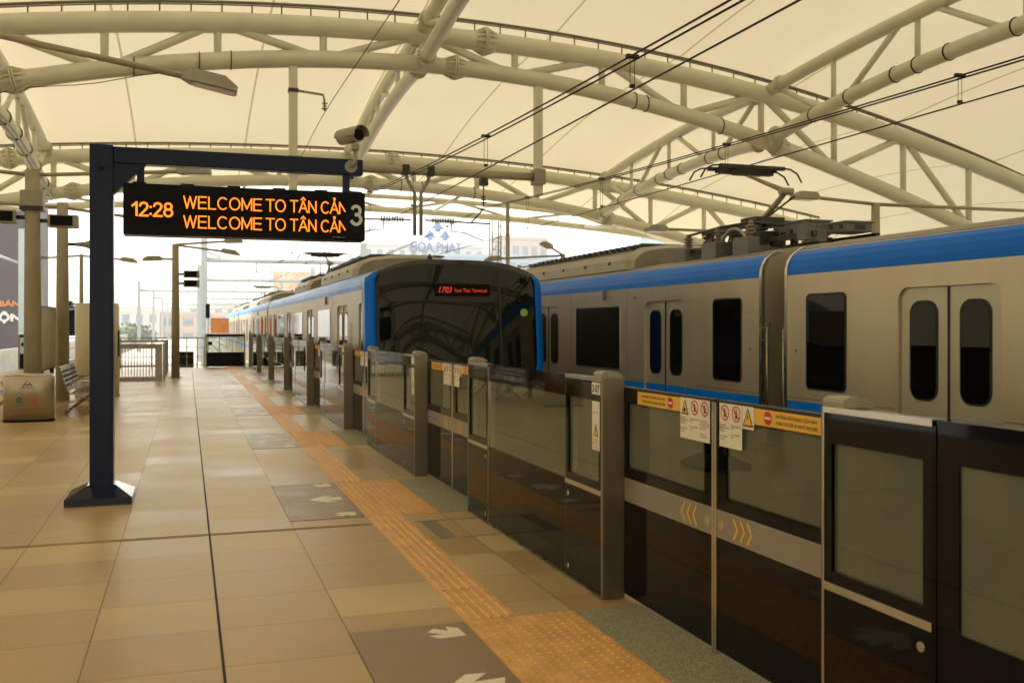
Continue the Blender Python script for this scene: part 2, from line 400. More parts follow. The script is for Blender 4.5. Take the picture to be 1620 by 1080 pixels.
for i, Y in enumerate(AY):
    up, lo, ra = arch(i)
    T = Thing('roof_truss', arch_labels[i - 3], 'roof truss', (XC, Y, 0), 'arched trusses carrying the canopy'); i -= 3
    S = [-23 + 46 * k / 60 for k in range(61)]
    T.part('upper_chord', MB().tube([(XC + s, Y, up(s)) for s in S], .275, 16), 'cream_steel')
    T.part('lower_chord', MB().tube([(XC + s, Y, lo(s)) for s in S if abs(s) <= 22], .235, 16), 'cream_steel')
    b = MB()
    b.tube([(XC + s, Y, ra(s)) for s in S], .042, 6)
    b.tube([(XC + s, Y, ra(s) - .07) for s in S], .02, 5)
    n = 58
    for j in range(n + 1):
        s = -22.5 + 45 * j / n; b.tube([(XC + s, Y, up(s) + .25), (XC + s, Y, ra(s))], .022, 5)
    T.part('membrane_rail', b, 'purlin')
    for k in range(-7, 8):
        s = k * pitch
        if k != 0 or True: T.part('brace', MB().tube([(XC + s, Y, up(s)), (XC + s, Y, lo(s))], .105, 10), 'cream_steel')
        if k < 7:
            a, c = k * pitch, (k + 1) * pitch
            p, q = ((XC + a, Y, up(a)), (XC + c, Y, lo(c))) if k % 2 == 0 else ((XC + a, Y, lo(a)), (XC + c, Y, up(c)))
            T.part('brace', MB().tube([p, q], .115, 10), 'cream_steel')
    for s, f, r in ((1.85, up, .275), (.95, lo, .235), (11.7, lo, .235), (-10.4, lo, .235), (-12.6, up, .275)):
        T.part('flange_coupling', MB().coupling((XC + s, Y, f(s)), (1, 0, f(s + .1) * 10 - f(s) * 10), r, .62), 'cream_steel')
    if i in (3, 4):
        for s in (-10.9, -7.6, -6.0, -5.2, 6.6, 7.0, 9.6) if i == 3 else (2.2, 3.1, 5.4):
            T.part('cable_strap', MB().tube([(XC + s - .012, Y, lo(s)), (XC + s + .012, Y, lo(s))], .262, 16), 'cable')
        if i == 3: T.part('cable_run', MB().tube([(XC + s, Y - .05, lo(s) - .29 - .05 * math.sin(s * 2)) for s in [-22 + k * .5 for k in range(89)] if -14 < s < -5.5], .012, 5), 'cable')
    for s in (-21.3, 21.3):
        side = 'left' if s < 0 else 'right'
        c = Thing('roof_column', 'cream round column carrying the %s end of %s' % (side, ['the rearmost arch', 'the next to last rear arch', 'the third rear arch', 'the fourth rear arch', 'the arch behind the camera', 'the arch over the nearest doors', 'the big front arch', 'the end arch'][i + 3]), 'column', (XC + s, Y, -1.5))
        c.part('shaft', MB().tube([(XC + s, Y, -1.5), (XC + s, Y, lo(s) + .1)], .32, 18), 'cream_steel')
        c.part('base_plate', MB().disc((XC + s, Y, -1.5), (0, 0, 1), .5, .06, 20), 'cream_steel')
# thin open end truss past the membrane
T = Thing('end_truss', 'thin pale arched truss outside the canopy, seen against the white sky', 'roof truss', (XC, 46, 0))
eu, el = (lambda o: 7.85 - .0032 * o * o), (lambda o: 7.22 - .0031 * o * o)
S = [-22 + 44 * k / 44 for k in range(45)]
T.part('upper_chord', MB().tube([(XC + s, 46, eu(s)) for s in S], .13, 10), 'cream_steel')
T.part('lower_chord', MB().tube([(XC + s, 46, el(s)) for s in S], .16, 10), 'cream_steel')
for k in range(-7, 7):
    a, c = k * 3.1, (k + 1) * 3.1
    p, q = ((XC + a, 46, eu(a)), (XC + c, 46, el(c))) if k % 2 == 0 else ((XC + a, 46, el(a)), (XC + c, 46, eu(c)))
    T.part('brace', MB().tube([p, q], .07, 8), 'cream_steel')
for s in (-20, 20):
    T.part('post', MB().tube([(XC + s, 46, -1.5), (XC + s, 46, el(s))], .16, 10), 'cream_steel')
for s in (-13, -4, 5, 13):
    T.part('tie_tube', MB().tube([(XC + s, 46, el(s)), (XC + s * 1.02, 40.3, arch(7)[1](s))], .07, 8), 'cream_steel')
# longitudinal trusses
side_name = {0: 'middle', 1: 'right-hand', -1: 'left-hand'}
bay_name = ['in the rearmost bay', 'in the second rearmost bay', 'in the third rearmost bay', 'in the bay behind the camera', 'over the camera bay', 'nearest the camera, leaving the top of the view', 'between the big front arch and the end arch']
for i in range(7):
    for sd_ in (-1, 0, 1):
        o = 11.3 * sd_; X = XC + o
        (u0, l0, _), (u1, l1, _) = arch(i), arch(i + 1)
        Ya, Yb = AY[i], AY[i + 1]
        zu = lambda t: lerp(u0(o), u1(o), t) + .12 + .25 * 4 * t * (1 - t)
        zl = lambda t: lerp(l0(o), l1(o), t) + .42 * 4 * t * (1 - t)
        T = Thing('longitudinal_truss', '%s lengthwise cream tube truss %s' % (side_name[sd_], bay_name[i]), 'roof truss', (X, (Ya + Yb) / 2, 0), 'lengthwise trusses between the arches')
        ts = [k / 16 for k in range(17)]
        T.part('upper_chord', MB().tube([(X, lerp(Ya, Yb, t), zu(t)) for t in ts], .19, 14), 'cream_steel')
        T.part('lower_chord', MB().tube([(X, lerp(Ya, Yb, t), zl(t)) for t in ts], .20, 14), 'cream_steel')
        n = 4
        for k in range(n):
            a, c = (k + .15) / n, (k + 1 - .15) / n
            p, q = ((X, lerp(Ya, Yb, a), zu(a)), (X, lerp(Ya, Yb, c), zl(c))) if k % 2 == 0 else ((X, lerp(Ya, Yb, a), zl(a)), (X, lerp(Ya, Yb, c), zu(c)))
            T.part('brace', MB().tube([p, q], .085, 8), 'cream_steel')
            if k: T.part('brace', MB().tube([(X, lerp(Ya, Yb, k / n), zu(k / n)), (X, lerp(Ya, Yb, k / n), zl(k / n))], .075, 8), 'cream_steel')
        for t in (.055, .945):
            T.part('flange_coupling', MB().coupling((X, lerp(Ya, Yb, t), zu(t)), (0, 1, 0), .19, .4, 1.45), 'cream_steel')
            T.part('flange_coupling', MB().coupling((X, lerp(Ya, Yb, t * .7 if t < .5 else 1 - (1 - t) * .7), zl(t)), (0, 1, 0), .20, .4, 1.45), 'cream_steel')
        if sd_ == 1 and i >= 5:
            for t in (.2, .27, .42, .5, .56, .7, .82): T.part('cable_strap', MB().tube([(X, lerp(Ya, Yb, t) - .015, zl(t)), (X, lerp(Ya, Yb, t) + .015, zl(t))], .222, 14), 'cable')
        if sd_ == -1 and i >= 5:
            for w in (-.1, .06): T.part('conduit', MB().tube([(X + w + .1, lerp(Ya, Yb, t), zl(t) - .2) for t in ts], .04, 6), 'cable_light')
            for t in (.15, .3, .45, .6, .75, .9): T.part('cable_strap', MB().tube([(X, lerp(Ya, Yb, t) - .015, zl(t)), (X, lerp(Ya, Yb, t) + .015, zl(t))], .25, 14), 'joint_metal')
# membrane
b = MB(); nx = 96; rows = []
for i in range(7):
    r0, r1 = arch(i)[2], arch(i + 1)[2]
    for j in range(12 if i < 6 else 13):
        t = j / 12; y = lerp(AY[i], AY[i + 1], t)
        row = []
        for k in range(nx + 1):
            o_ = -36 + 72 * k / nx; oc = max(-23, min(23, o_)); ex = abs(o_) - abs(oc)
            row.append((XC + o_, y, lerp(r0(oc), r1(oc), t) + .04 + .35 * 4 * t * (1 - t) - .26 * ex - .006 * ex * ex))
        rows.append(row)
base = [p[2] for p in rows[-1]]
for j in range(1, 7):
    t = j / 6
    rows.append([(XC - 36 + 72 * k / nx, 40.1 + 5.9 * t, lerp(base[k], min(base[k] - .4, 8.5 - .0080 * (-36 + 72 * k / nx) ** 2), t)) for k in range(nx + 1)])
vv = [[b.bm.verts.new(V(p) - V((XC, 0, 0))) for p in r] for r in rows]
for r0, r1 in zip(vv[:-1], vv[1:]):
    for k in range(nx):
        f = b.face([r0[k], r0[k + 1], r1[k + 1], r1[k]]); f.smooth = True
o = b.build('canopy_membrane', ['membrane']); o.location = (XC, 0, 0)
tag(o, 'cream translucent fabric canopy with thin seams stretched over the trusses', 'canopy')

# ------------------------------------------------------------------ trains
def rrect(y0, y1, z0, z1, r, x, n=5):
    P = []
    for cy, cz, a0 in ((y1 - r, z1 - r, 0), (y0 + r, z1 - r, 90), (y0 + r, z0 + r, 180), (y1 - r, z0 + r, 270)):
        for k in range(n + 1):
            a = R(a0 + 90 * k / n); P.append((x, cy + r * math.cos(a), cz + r * math.sin(a)))
    return P
HW = 1.475
def roof_profile(xc):
    P = [(1.33, 2.47), (1.28, 2.485), (1.05, 2.545), (.6, 2.625), (0, 2.65), (-.6, 2.625), (-1.05, 2.545), (-1.28, 2.485), (-1.33, 2.47)]
    return [(xc + x, z) for x, z in P]
BLUE = [(HW, 2.19), (HW - .006, 2.27), (HW - .03, 2.35), (HW - .075, 2.42), (HW - .145, 2.47)]
def make_car(T, xc, a, b_, doors, wins, small, cab=False, panels=()):
    """body, bands, doors and windows of one car between y=a and y=b_ ; detailed on the platform side (-x)"""
    body = MB(); xl, xr = xc - HW, xc + HW; th = .06; dw = .64
    ya = a + (.42 if cab else 0)
    edges = [ya]
    for d in sorted(doors): edges += [d - dw, d + dw]
    if cab: edges = [ya] + [ya + .10, ya + .66] + edges[1:]
    edges.append(b_)
    for k in range(0, len(edges), 2): body.box(xl, xl + th, edges[k], edges[k + 1], -.12, 2.187)
    for k in range(1, len(edges) - 1, 2):
        body.box(xl, xl + th, edges[k], edges[k + 1], 1.97, 2.187); body.box(xl, xl + th, edges[k], edges[k + 1], -.12, -.04)
        for s, e in ((1, edges[k]), (-1, edges[k + 1])):    # rounded upper corners of the doorway
            c = [(xl + .003, e, 1.971), (xl + .003, e, 1.85)] + [(xl + .003, e + s * (.12 - .12 * math.cos(R(t))), 1.85 + .12 * math.sin(R(t))) for t in (22, 45, 68, 90)]
            body.prism(c, (th - .01, 0, 0))
    body.box(xr - th, xr, ya, b_, -.12, 2.187)
    body.box(xl + th, xr - th, ya, b_, -.12, -.06)
    for y0, y1 in ((ya, ya + .05), (b_ - .05, b_)): body.box(xl + th, xr - th, y0, y1, -.06, 2.187)
    pr = roof_profile(xc)
    body.rings([[(x, y, z) for x, z in pr] + [(xc - 1.33, y, 2.19), (xc + 1.33, y, 2.19)] for y in (ya, b_)], smooth=False)
    cb = T.part('car_body', body, ['train_steel'])
    rf = MB(); rf.rings([[(x, y, z + .006) for x, z in pr[1:-1]] + [(xc - 1.26, y, 2.475), (xc + 1.26, y, 2.475)] for y in (ya + .05, b_ - .05)], smooth=False)
    T.part('roof_cover', rf, ['roof_grey'], cb)
    for s in (-1, 1):
        bl = MB(); q = [(xc + s * x, z) for x, z in BLUE]
        bl.rings([[(x, y, z) for x, z in q] + [(xc + s * 1.33, y, 2.19)] for y in (ya + .01, b_ - .03)], smooth=False)
        T.part('blue_band', bl, ['train_blue'], cb)
    full = [(xl, -.12)] + [(xc - x, z) for x, z in BLUE] + [(xc - 1.05, 2.555), (xc - .6, 2.635), (xc, 2.66), (xc + .6, 2.635), (xc + 1.05, 2.555)] + [(xc + x, z) for x, z in BLUE[::-1]] + [(xr, -.12)]
    for y in ((b_,) if cab else (a, b_)): T.part('end_wall', MB().prism([(x, y - .0 if y == b_ else y - .014, z) for x, z in full], (0, .014, 0)), ['door_steel'], cb)
    for y in ((b_,) if cab else (a, b_)):
        y0, y1 = (y - .03, y + .022) if y == b_ else (y - .022, y + .03)
        hoop = [(xl - .012, -.12)] + [(xc - x - .012, z) for x, z in BLUE] + [(xc - 1.25, 2.53)] + [(xc - 1.25 + .05, 2.49), (xc - 1.36, 2.44), (xl + .035, 2.3), (xl + .035, -.12)]
        T.part('end_trim', MB().prism([(x, y0, z) for x, z in hoop], (0, y1 - y0, 0)), ['stainless_bright'], cb)
    for k in range(0, len(edges), 2):
        e0, e1 = edges[k], edges[k + 1]
        if e1 - e0 < .5: continue
        jn = MB(); jn.box(xl - .0012, xl + .001, e0 + .03, e1 - .03, .770, .776); T.part('body_joint', jn, ['rubber'], cb)
        if e1 - e0 > 2.5:
            for yy in (e0 + .62, e1 - .62): T.part('body_joint', MB().box(xl - .0012, xl + .001, yy - .002, yy + .002, .76, 2.18), ['rubber'], cb)
            T.part('drain_mark', MB().box(xl - .0014, xl + .001, e0 + .30, e0 + .36, 2.02, 2.05), ['rubber'], cb)
    st = MB()
    for k in range(0, len(edges), 2): st.box(xl - .003, xl + .001, edges[k] + .02, edges[k + 1] - .02, .62, .735)
    T.part('blue_stripe', st, ['train_blue'], cb)
    for y in (a if not cab else None, b_):
        if y is None: continue
        y0, y1 = (y - .26, y) if y == a else (y, y + .26)
        g = MB(); g.box(xc - .62, xc + .62, y0, y1, -.1, 2.2)
        for k in range(5): g.box(xc - .66, xc + .66, y0 + .02 + k * .05, y0 + .045 + k * .05, -.14, 2.24)
        T.part('gangway', g, ['rubber'])
    if not cab:
        h = MB(); h.tube([(xl + .1, a - .06, .3), (xl + .03, a - .08, .35), (xl + .03, a - .08, 1.55), (xl + .1, a - .02, 1.62)], .016, 8)
        for z in (.62, 1.42): h.tube([(xl + .03, a - .08, z), (xl + .03, a + .0, z)], .013, 6)
        T.part('handrail', h, ['stainless'])
    h = MB(); h.tube([(xl + .12, b_ + .02, .3), (xl + .03, b_ + .10, .35), (xl + .03, b_ + .10, 1.55), (xl + .12, b_ + .02, 1.62)], .016, 8)
    for z in (.62, 1.42): h.tube([(xl + .03, b_ + .10, z), (xl + .03, b_, z)], .013, 6)
    T.part('handrail', h, ['stainless'])
    for d in doors:
        for s in (-1, 1):
            y0, y1 = (d - dw + .005, d - .008) if s < 0 else (d + .008, d + dw - .005)
            lf = MB(); lf.box(xl + .032, xl + .056, y0, y1, -.035, 1.965)
            lf.m = 1; lf.box(xl + .0285, xl + .033, y0 + .01, y1 - .01, .62, .735)
            L_ = T.part('door_leaf', lf, ['door_steel', 'train_blue'])
            yc = (y0 + y1) / 2
            fr = MB(); fr.rings([rrect(yc - .185, yc + .185, .88, 1.84, .13, xl + x_) for x_ in (.024, .033)], smooth=False)
            T.part('window_rubber', fr, ['rubber'], L_)
            gl = MB(); gl.rings([rrect(yc - .165, yc + .165, .90, 1.82, .11, xl + x_) for x_ in (.020, .0235)], smooth=False)
            T.part('door_window', gl, ['train_glass'], L_)
        sl = MB(); sl.box(xl + .02, xl + .05, d - .009, d + .009, -.03, 1.96); T.part('door_seal', sl, ['rubber'])
    for (c, w, z0, z1, r) in [(y, .93, .88, 1.93, .05) for y in wins] + [(y, .35, .88, 1.96, .07) for y in small]:
        fr = MB(); fr.rings([rrect(c - w, c + w, z0, z1, r, xl + x_) for x_ in (-.010, .004)], smooth=False)
        F = T.part('window_frame', fr, ['rubber' if w < .5 else 'stainless_bright'])
        gl = MB(); gl.rings([rrect(c - w + .022, c + w - .022, z0 + .022, z1 - .022, max(.02, r - .02), xl + x_) for x_ in (-.014, -.0103)], smooth=False)
        T.part('window_pane', gl, ['train_glass'], F)
    for y in panels:
        p = MB(); p.rings([rrect(y - .10, y + .10, 1.24, 1.66, .02, xl + x_) for x_ in (-.006, .002)], smooth=False)
        p.m = 1; p.box(xl - .008, xl - .0065, y - .02, y + .02, 1.29, 1.33)
        T.part('access_panel', p, ['door_steel', 'ink_soft'])
    L_c = b_ - a; q_ = a + 1.0
    for w_, d_ in ((.9, .0), (2.2, .75), (1.3, .6), (2.4, .72), (1.6, .55), (1.8, .7), (2.0, .6)):
        if d_ == 0: q_ += w_ + .8; continue
        if q_ + w_ > b_ - 3.2: break
        if q_ > a + 3.2: T.part('underframe_box', MB().bbox(xl + .12, xr - .12, q_, q_ + w_, -.15 - d_, -.125, .02), ['equip_grey'])
        q_ += w_ + .35
    for yb in (a + 3.0, b_ - 3.0):
        bg = MB(); bg.box(xl + .25, xl + .40, yb - 1.5, yb + 1.5, -.62, -.40)
        B_ = T.part('bogie', bg, ['dark_metal'])
        for dy in (-1.05, 1.05): T.part('wheel', MB().disc((xl + .62, yb + dy, -.63), (1, 0, 0), .42, .13, 24), ['dark_metal'], B_)
    # side lamp near the roof
    if wins:
        p = MB(); p.bbox(xl - .03, xl + .01, wins[0] - .32 - .05, wins[0] - .32 + .05, 2.03, 2.19, .01); T.part('side_lamp', p, ['equip_grey'])
    return cb
def ac_unit(T, xc, y0, y1):
    P = [(-1.12, 2.55), (-1.10, 2.72), (-1.0, 2.84), (-.8, 2.93), (-.4, 2.985), (0, 3.0), (.4, 2.985), (.8, 2.93), (1.0, 2.84), (1.10, 2.72), (1.12, 2.55)]
    b = MB(); b.rings([[(xc + x * .93, y0 - .001, 2.55 + (z - 2.55) * .85) for x, z in P]] + [[(xc + x, y, z) for x, z in P] for y in (y0 + .18, y1 - .18)] + [[(xc + x * .93, y1, 2.55 + (z - 2.55) * .85) for x, z in P]], smooth=False)
    b.m = 1; g = b; n = int((y1 - y0) / .28)
    for k in range(n):
        y = y0 + .3 + k * (y1 - y0 - .6) / n
        g.box(xc - .97, xc - .80, y, y + .13, 2.90, 2.955); g.box(xc - .75, xc + .75, y, y + .10, 2.98, 3.012)
    for k in range(4): g.box(xc - 1.125, xc - 1.08, y0 + .8 + k * 1.1, y0 + .86 + k * 1.1, 2.66, 2.71)
    A = T.part('air_conditioner', b, ['ac_cream', 'dark_metal'])
    e = MB(); e.rings([[(xc + x * .92, y0 + d, 2.555 + (z - 2.55) * .84) for x, z in P] for d in (-.012, -.003)], smooth=False)
    T.part('end_cover', e, ['roof_grey'], A)
def pantograph(T, xc, yh, zh, s=1):
    """single arm pantograph; head at yh, knee towards -y (s=1)"""
    base = MB()
    for dx in (-.5, .5): base.box(xc + dx - .04, xc + dx + .04, yh - 1.3, yh + .4, 3.0, 3.07)
    for dy in (-1.25, .3): base.box(xc - .5, xc + .5, yh + dy - .04, yh + dy + .04, 3.0, 3.072)
    for dx in (-.5, .5):
        for dy in (-1.2, .25):
            for k in range(4): base.disc((xc + dx, yh + dy, 2.74 + k * .065), (0, 0, 1), .085, .03, 12); base.disc((xc + dx, yh + dy, 2.77 + k * .065), (0, 0, 1), .05, .035, 10)
    base.box(xc - .25, xc + .25, yh - .65, yh - .25, 3.07, 3.2)
    P = T.part('pantograph', base, ['dark_metal'])
    kz = 3.52; ky = yh - 1.05 * s
    T.part('lower_arm', MB().tube([(xc, yh - .40 * s, 3.14), (xc, ky, kz)], [.05, .038], 10).disc((xc - .10, ky, kz), (1, 0, 0), .055, .20, 12), ['tan_pole'], P)
    T.part('upper_arm', MB().tube([(xc, ky, kz), (xc, yh, zh - .12)], [.04, .025], 8).tube([(xc - .25, yh, zh - .12), (xc + .25, yh, zh - .12)], .02, 8), ['tan_pole'], P)
    T.part('tie_rod', MB().tube([(xc + .06, yh - .15 * s, 3.1), (xc + .06, ky - .12 * s, kz - .08)], .013, 6), ['dark_metal'], P)
    hd = MB()
    for dy in (-.17, .17):
        hd.box(xc - .56, xc + .56, yh + dy - .04, yh + dy + .04, zh - .055, zh)
        for q in (-1, 1):
            pts = [(xc + q * .52, yh + dy, zh - .015), (xc + q * .68, yh + dy, zh - .03), (xc + q * .80, yh + dy, zh - .09), (xc + q * .88, yh + dy, zh - .22)]
            hd.tube(pts, .014, 6)
    for dx in (-.42, -.3, .3, .42): hd.box(xc + dx - .02, xc + dx + .02, yh - .17, yh + .17, zh - .09, zh - .03)
    hd.box(xc - .45, xc + .45, yh - .06, yh + .06, zh - .12, zh - .07)
    T.part('collector_head', hd, ['dark_metal'], P)

# near train, cab towards the camera
XN, YN = 4.15, 14.85
T = Thing('metro_train', 'blue and silver metro train with black cab front facing the camera on the nearest track', 'train', (XN, YN, -1.06))
a = 14.85
make_car(T, XN, a, 34.6, [17.7, 22.57, 27.44, 31.9], [20.13, 25.0, 29.7], [33.7], cab=True, panels=(16.7,))
make_car(T, XN, 35.15, 54.9, [37.7, 42.57, 47.44, 52.3], [40.1, 45, 49.9], [36.0, 54.0])
make_car(T, XN, 55.45, 75.2, [58, 62.9, 67.7, 72.6], [60.4, 65.3, 70.1], [56.3, 74.4])
cd = MB(); cd.box(XN - HW + .03, XN - HW + .055, a + .53, a + 1.07, -.03, 1.96); cdo = T.part('cab_door', cd, ['door_steel'])
cw = MB(); cw.rings([rrect(a + .62, a + .98, 1.1, 1.8, .05, XN - HW + x_) for x_ in (.024, .031)], smooth=False); T.part('door_window', cw, ['train_glass'], cdo)
for y0, y1 in ((18.6, 23.6), (26.2, 29.6), (39.2, 44.3), (47, 52), (59.5, 64.5), (67.5, 72.5)): ac_unit(T, XN, y0, y1)
pantograph(T, XN, 31.0, 3.92); pantograph(T, XN, 57.5, 3.92)
# cab front
def front(xn, z):
    s = abs(xn) / HW
    back = .33 * (1 - math.sqrt(max(0, 1 - (s * .985) ** 2.4)))
    rake = max(0, z - .8) * .10 + max(0, z - 1.9) ** 2 * .18 + (max(0, .8 - z)) * .08
    return a + .02 + back + rake
def ztop(x): return 2.37 + .30 * (1 - (abs(x) / HW) ** 3.2)
xs = [-HW * math.sin(math.pi / 2 * k / 14) for k in range(14, 0, -1)] + [HW * math.sin(math.pi / 2 * k / 14) for k in range(0, 15)]
def front_grid(x0, x1, z0, z1f, off=0.0, n=20, side=False):
    b = MB(); X_ = [x for x in xs if x0 < x < x1]; X_ = [x0] + X_ + [x1]
    g = []
    for x in X_:
        zt = z1f(x) if callable(z1f) else z1f
        zb = z0(x) if callable(z0) else z0
        g.append([b.bm.verts.new((XN + x, front(x, lerp(zb, zt, j / n)) - off, lerp(zb, zt, j / n))) for j in range(n + 1)])
    for p, q in zip(g[:-1], g[1:]):
        for j in range(n):
            f = b.face([p[j], q[j], q[j + 1], p[j + 1]]); f.smooth = True
    return b, g
b, g = front_grid(-HW, HW, -.9, ztop)
# close back to the car body: top and sides
def close(b, g, y1):
    top = [c[-1] for c in g]
    t2 = [b.bm.verts.new((v.co.x, max(y1, v.co.y + .02), v.co.z)) for v in top]
    for i in range(len(top) - 1): b.face([top[i], top[i + 1], t2[i + 1], t2[i]])
    for c in (g[0], g[-1]):
        s2 = [b.bm.verts.new((v.co.x, max(y1, v.co.y + .01), v.co.z)) for v in c]
        for i in range(len(c) - 1): b.face([c[i], c[i + 1], s2[i + 1], s2[i]])
close(b, g, a + .75)
cf = T.part('cab_front', b, ['cab_black'])
b, g = front_grid(-1.28, 1.28, .74, lambda x: ztop(x) - .10, .012); T.part('front_mask', b, ['windscreen'], cf)
b, g = front_grid(-1.13, .60, 1.0, 1.98, .018); T.part('windscreen', b, ['windscreen'], cf)
b, g = front_grid(.74, 1.20, 1.0, 1.98, .018); T.part('front_door_window', b, ['windscreen'], cf)
for sx, w in ((.67, .018),):
    b, g = front_grid(sx - w, sx + w, .8, lambda x: ztop(x) - .14, .022); T.part('front_door_seam', b, ['rubber'], cf)
for s in (-1, 1):
    b = MB(); zs = [-.9 + 3.2 * j / 24 for j in range(25)]
    sec = []
    for z in zs:
        inner = 1.335 if z > 1.0 else 1.335 - (1.0 - z) * .32
        ring = []
        for x in (max(.6, inner), (max(.6, inner) + HW) / 2, 1.44, HW - .004): ring.append(V((XN + s * x, front(x, min(z, 2.28)) - .020, z)))
        ring.append(V((XN + s * (HW + .012), front(HW, z) - .005, z))); ring.append(V((XN + s * (HW + .012), a + .60 + max(0, z - 1.5) * .05, z)))
        ring.append(V((XN + s * (HW - .02), a + .60, z))); ring.append(V((XN + s * (HW - .06), front(1.42, z) + .04, z)))
        sec.append(ring)
    # curl over the shoulder
    for q, (dx, z) in enumerate(((.03, 2.36), (.10, 2.43))):
        sec.append([V((p.x - s * dx * (1 if k > 2 else .6), p.y + .02 * q, 2.30 + (z - 2.30))) for k, p in enumerate(sec[24])])
    b.rings(sec, smooth=True)
    T.part('blue_pillar', b, ['train_blue'], cf)
# destination display
dy = front(0, 2.18) - .05
b = MB(); b.box(XN - .42, XN + .50, dy, dy + .03, 2.08, 2.27); D = T.part('destination_display', b, ['led_off'], cf)
b = MB(); b.text('1703', .135, (XN - .38, dy - .003, 2.13), (1, 0, 0), (0, 0, 1), bold=.02, wid=.24, shear=.25)
b.text('Suoi Tien Terminal', .085, (XN - .10, dy - .003, 2.14), (1, 0, 0), (0, 0, 1), bold=.008, wid=.54)
T.part('destination_text', b, ['led_red'], cf)
b = MB(); b.disc((XN + 1.10, front(1.1, 1.82) - .03, 1.82), (0, -1, 0), .065, .004, 18); T.part('round_sticker', b, ['green_sticker'], cf)
b = MB(); b.tube([(XN - .25, front(0, 1.02) - .05, 1.02), (XN - .75, front(.5, 1.5) - .06, 1.30)], .010, 6); T.part('wiper', b, ['rubber'], cf)
b = MB(); b.disc((XN - .28, 15.9, 2.72), (0, 0, 1), .05, .06, 10, .03).disc((XN - .28, 15.9, 2.78), (0, 0, 1), .02, .03, 8); T.part('roof_horn', b, ['dark_metal'])

# far-track train, three cars seen side on
XF = 8.12
T = Thing('metro_train', 'long silver and blue train standing side on along the far track, pantograph raised', 'train', (XF, 9.9, -1.06))
make_car(T, XF, -9.98, 9.72, [7.2, 2.33, -2.54, -7.41], [4.76, -.1, -4.97], [8.98, -9.2], panels=(9.52,))
make_car(T, XF, 10.24, 30.0, [12.79, 17.66, 22.53, 27.4], [15.23, 20.1, 24.97], [11.03, 29.1], panels=(10.47,))
make_car(T, XF, -30.3, -10.5, [-13.1, -17.9, -22.8, -27.7], [-15.5, -20.4], [-11.4], panels=())
ac_unit(T, XF, 14.7, 20.6); ac_unit(T, XF, 22.6, 28.0); 
pantograph(T, XF, 12.93, 4.03)
for (y0, y1, dx, z1) in ((10.9, 11.65, -.17, 2.99), (10.32, 10.72, .03, 2.92)):
    b = MB(); b.bbox(XF + dx - .20, XF + dx + .20, y0, y1, 2.80, z1, .015); b.box(XF + dx - .215, XF + dx + .215, y0 - .02, y1 + .02, z1 - .002, z1 + .02)
    E_ = T.part('equipment_box', b, ['equip_grey'])
    b = MB()
    for k in range(2): b.box(XF + dx - .206, XF + dx - .198, y0 + .08 + k * .2, y0 + .14 + k * .2, 2.85, 2.90)
    b.box(XF + dx - .08, XF + dx + .08, y0 - .006, y0 + .002, 2.83, 2.89)
    T.part('latch', b, ['dark_metal'], E_)
for (dx, y) in ((-.82, 12.35), (-.62, 13.6), (-.82, 11.5)):
    b = MB(); b.bbox(XF + dx - .17, XF + dx + .17, y - .2, y + .2, 2.56, 2.80, .015)
    E_ = T.part('insulator_plinth', b, ['equip_grey'])
    b = MB()
    for k in range(4): b.disc((XF + dx, y, 2.80 + k * .05), (0, 0, 1), .075, .022, 14); b.disc((XF + dx, y, 2.822 + k * .05), (0, 0, 1), .045, .028, 12)
    b.disc((XF + dx, y, 3.0), (0, 0, 1), .05, .04, 10, .02)
    T.part('roof_insulator', b, ['insulator'], E_)
b = MB(); b.tube([(XF - .62, 13.6, 3.02), (XF - .82, 12.35, 3.02), (XF - .82, 11.5, 3.01), (XF - .5, 11.2, 2.95)], .02, 8)
T.part('busbar', b, ['dark_metal'])
for q in range(3):
    b = MB(); b.tube([(XF - .85 + q * .05, 11.9 - .18 * math.cos(R(t)) * 2 + q * .08, 2.66 + .30 * math.sin(R(t))) for t in range(0, 181, 15)], .022, 8)
    T.part('roof_cable', b, ['cable_light'])
for q in range(7):
    b = MB(); x0, y0 = XF - .7 + random.random() * 1.0, 10.9 + random.random() * 1.6
    b.tube([(x0, y0, 2.72), (x0 + .05, y0 + .15, 2.86), (x0 - .1, y0 + .45, 2.88), (x0 - .05, y0 + .6, 2.74)], .018, 6); T.part('roof_cable', b, ['cable'])
rq = random.Random(11)
for k in range(2): T.part('mounting_rail', MB().box(XF - .7 + k * .95, XF - .64 + k * .95, 10.28, 13.6, 2.72, 2.79), ['dark_metal'])
for k in range(16):
    x0, y0 = XF - .78 + rq.random() * 1.3, 10.35 + rq.random() * 2.6; h_ = .06 + rq.random() * .10
    b = MB(); b.bbox(x0 - .05 - rq.random() * .06, x0 + .07, y0 - .06 - rq.random() * .08, y0 + .06, 2.68, 2.72 + h_, .006)
    b.disc((x0, y0, 2.72 + h_), (0, 0, 1), .03, .05, 8); T.part('terminal_box', b, [rq.choice(['dark_metal', 'equip_grey', 'roof_grey'])])

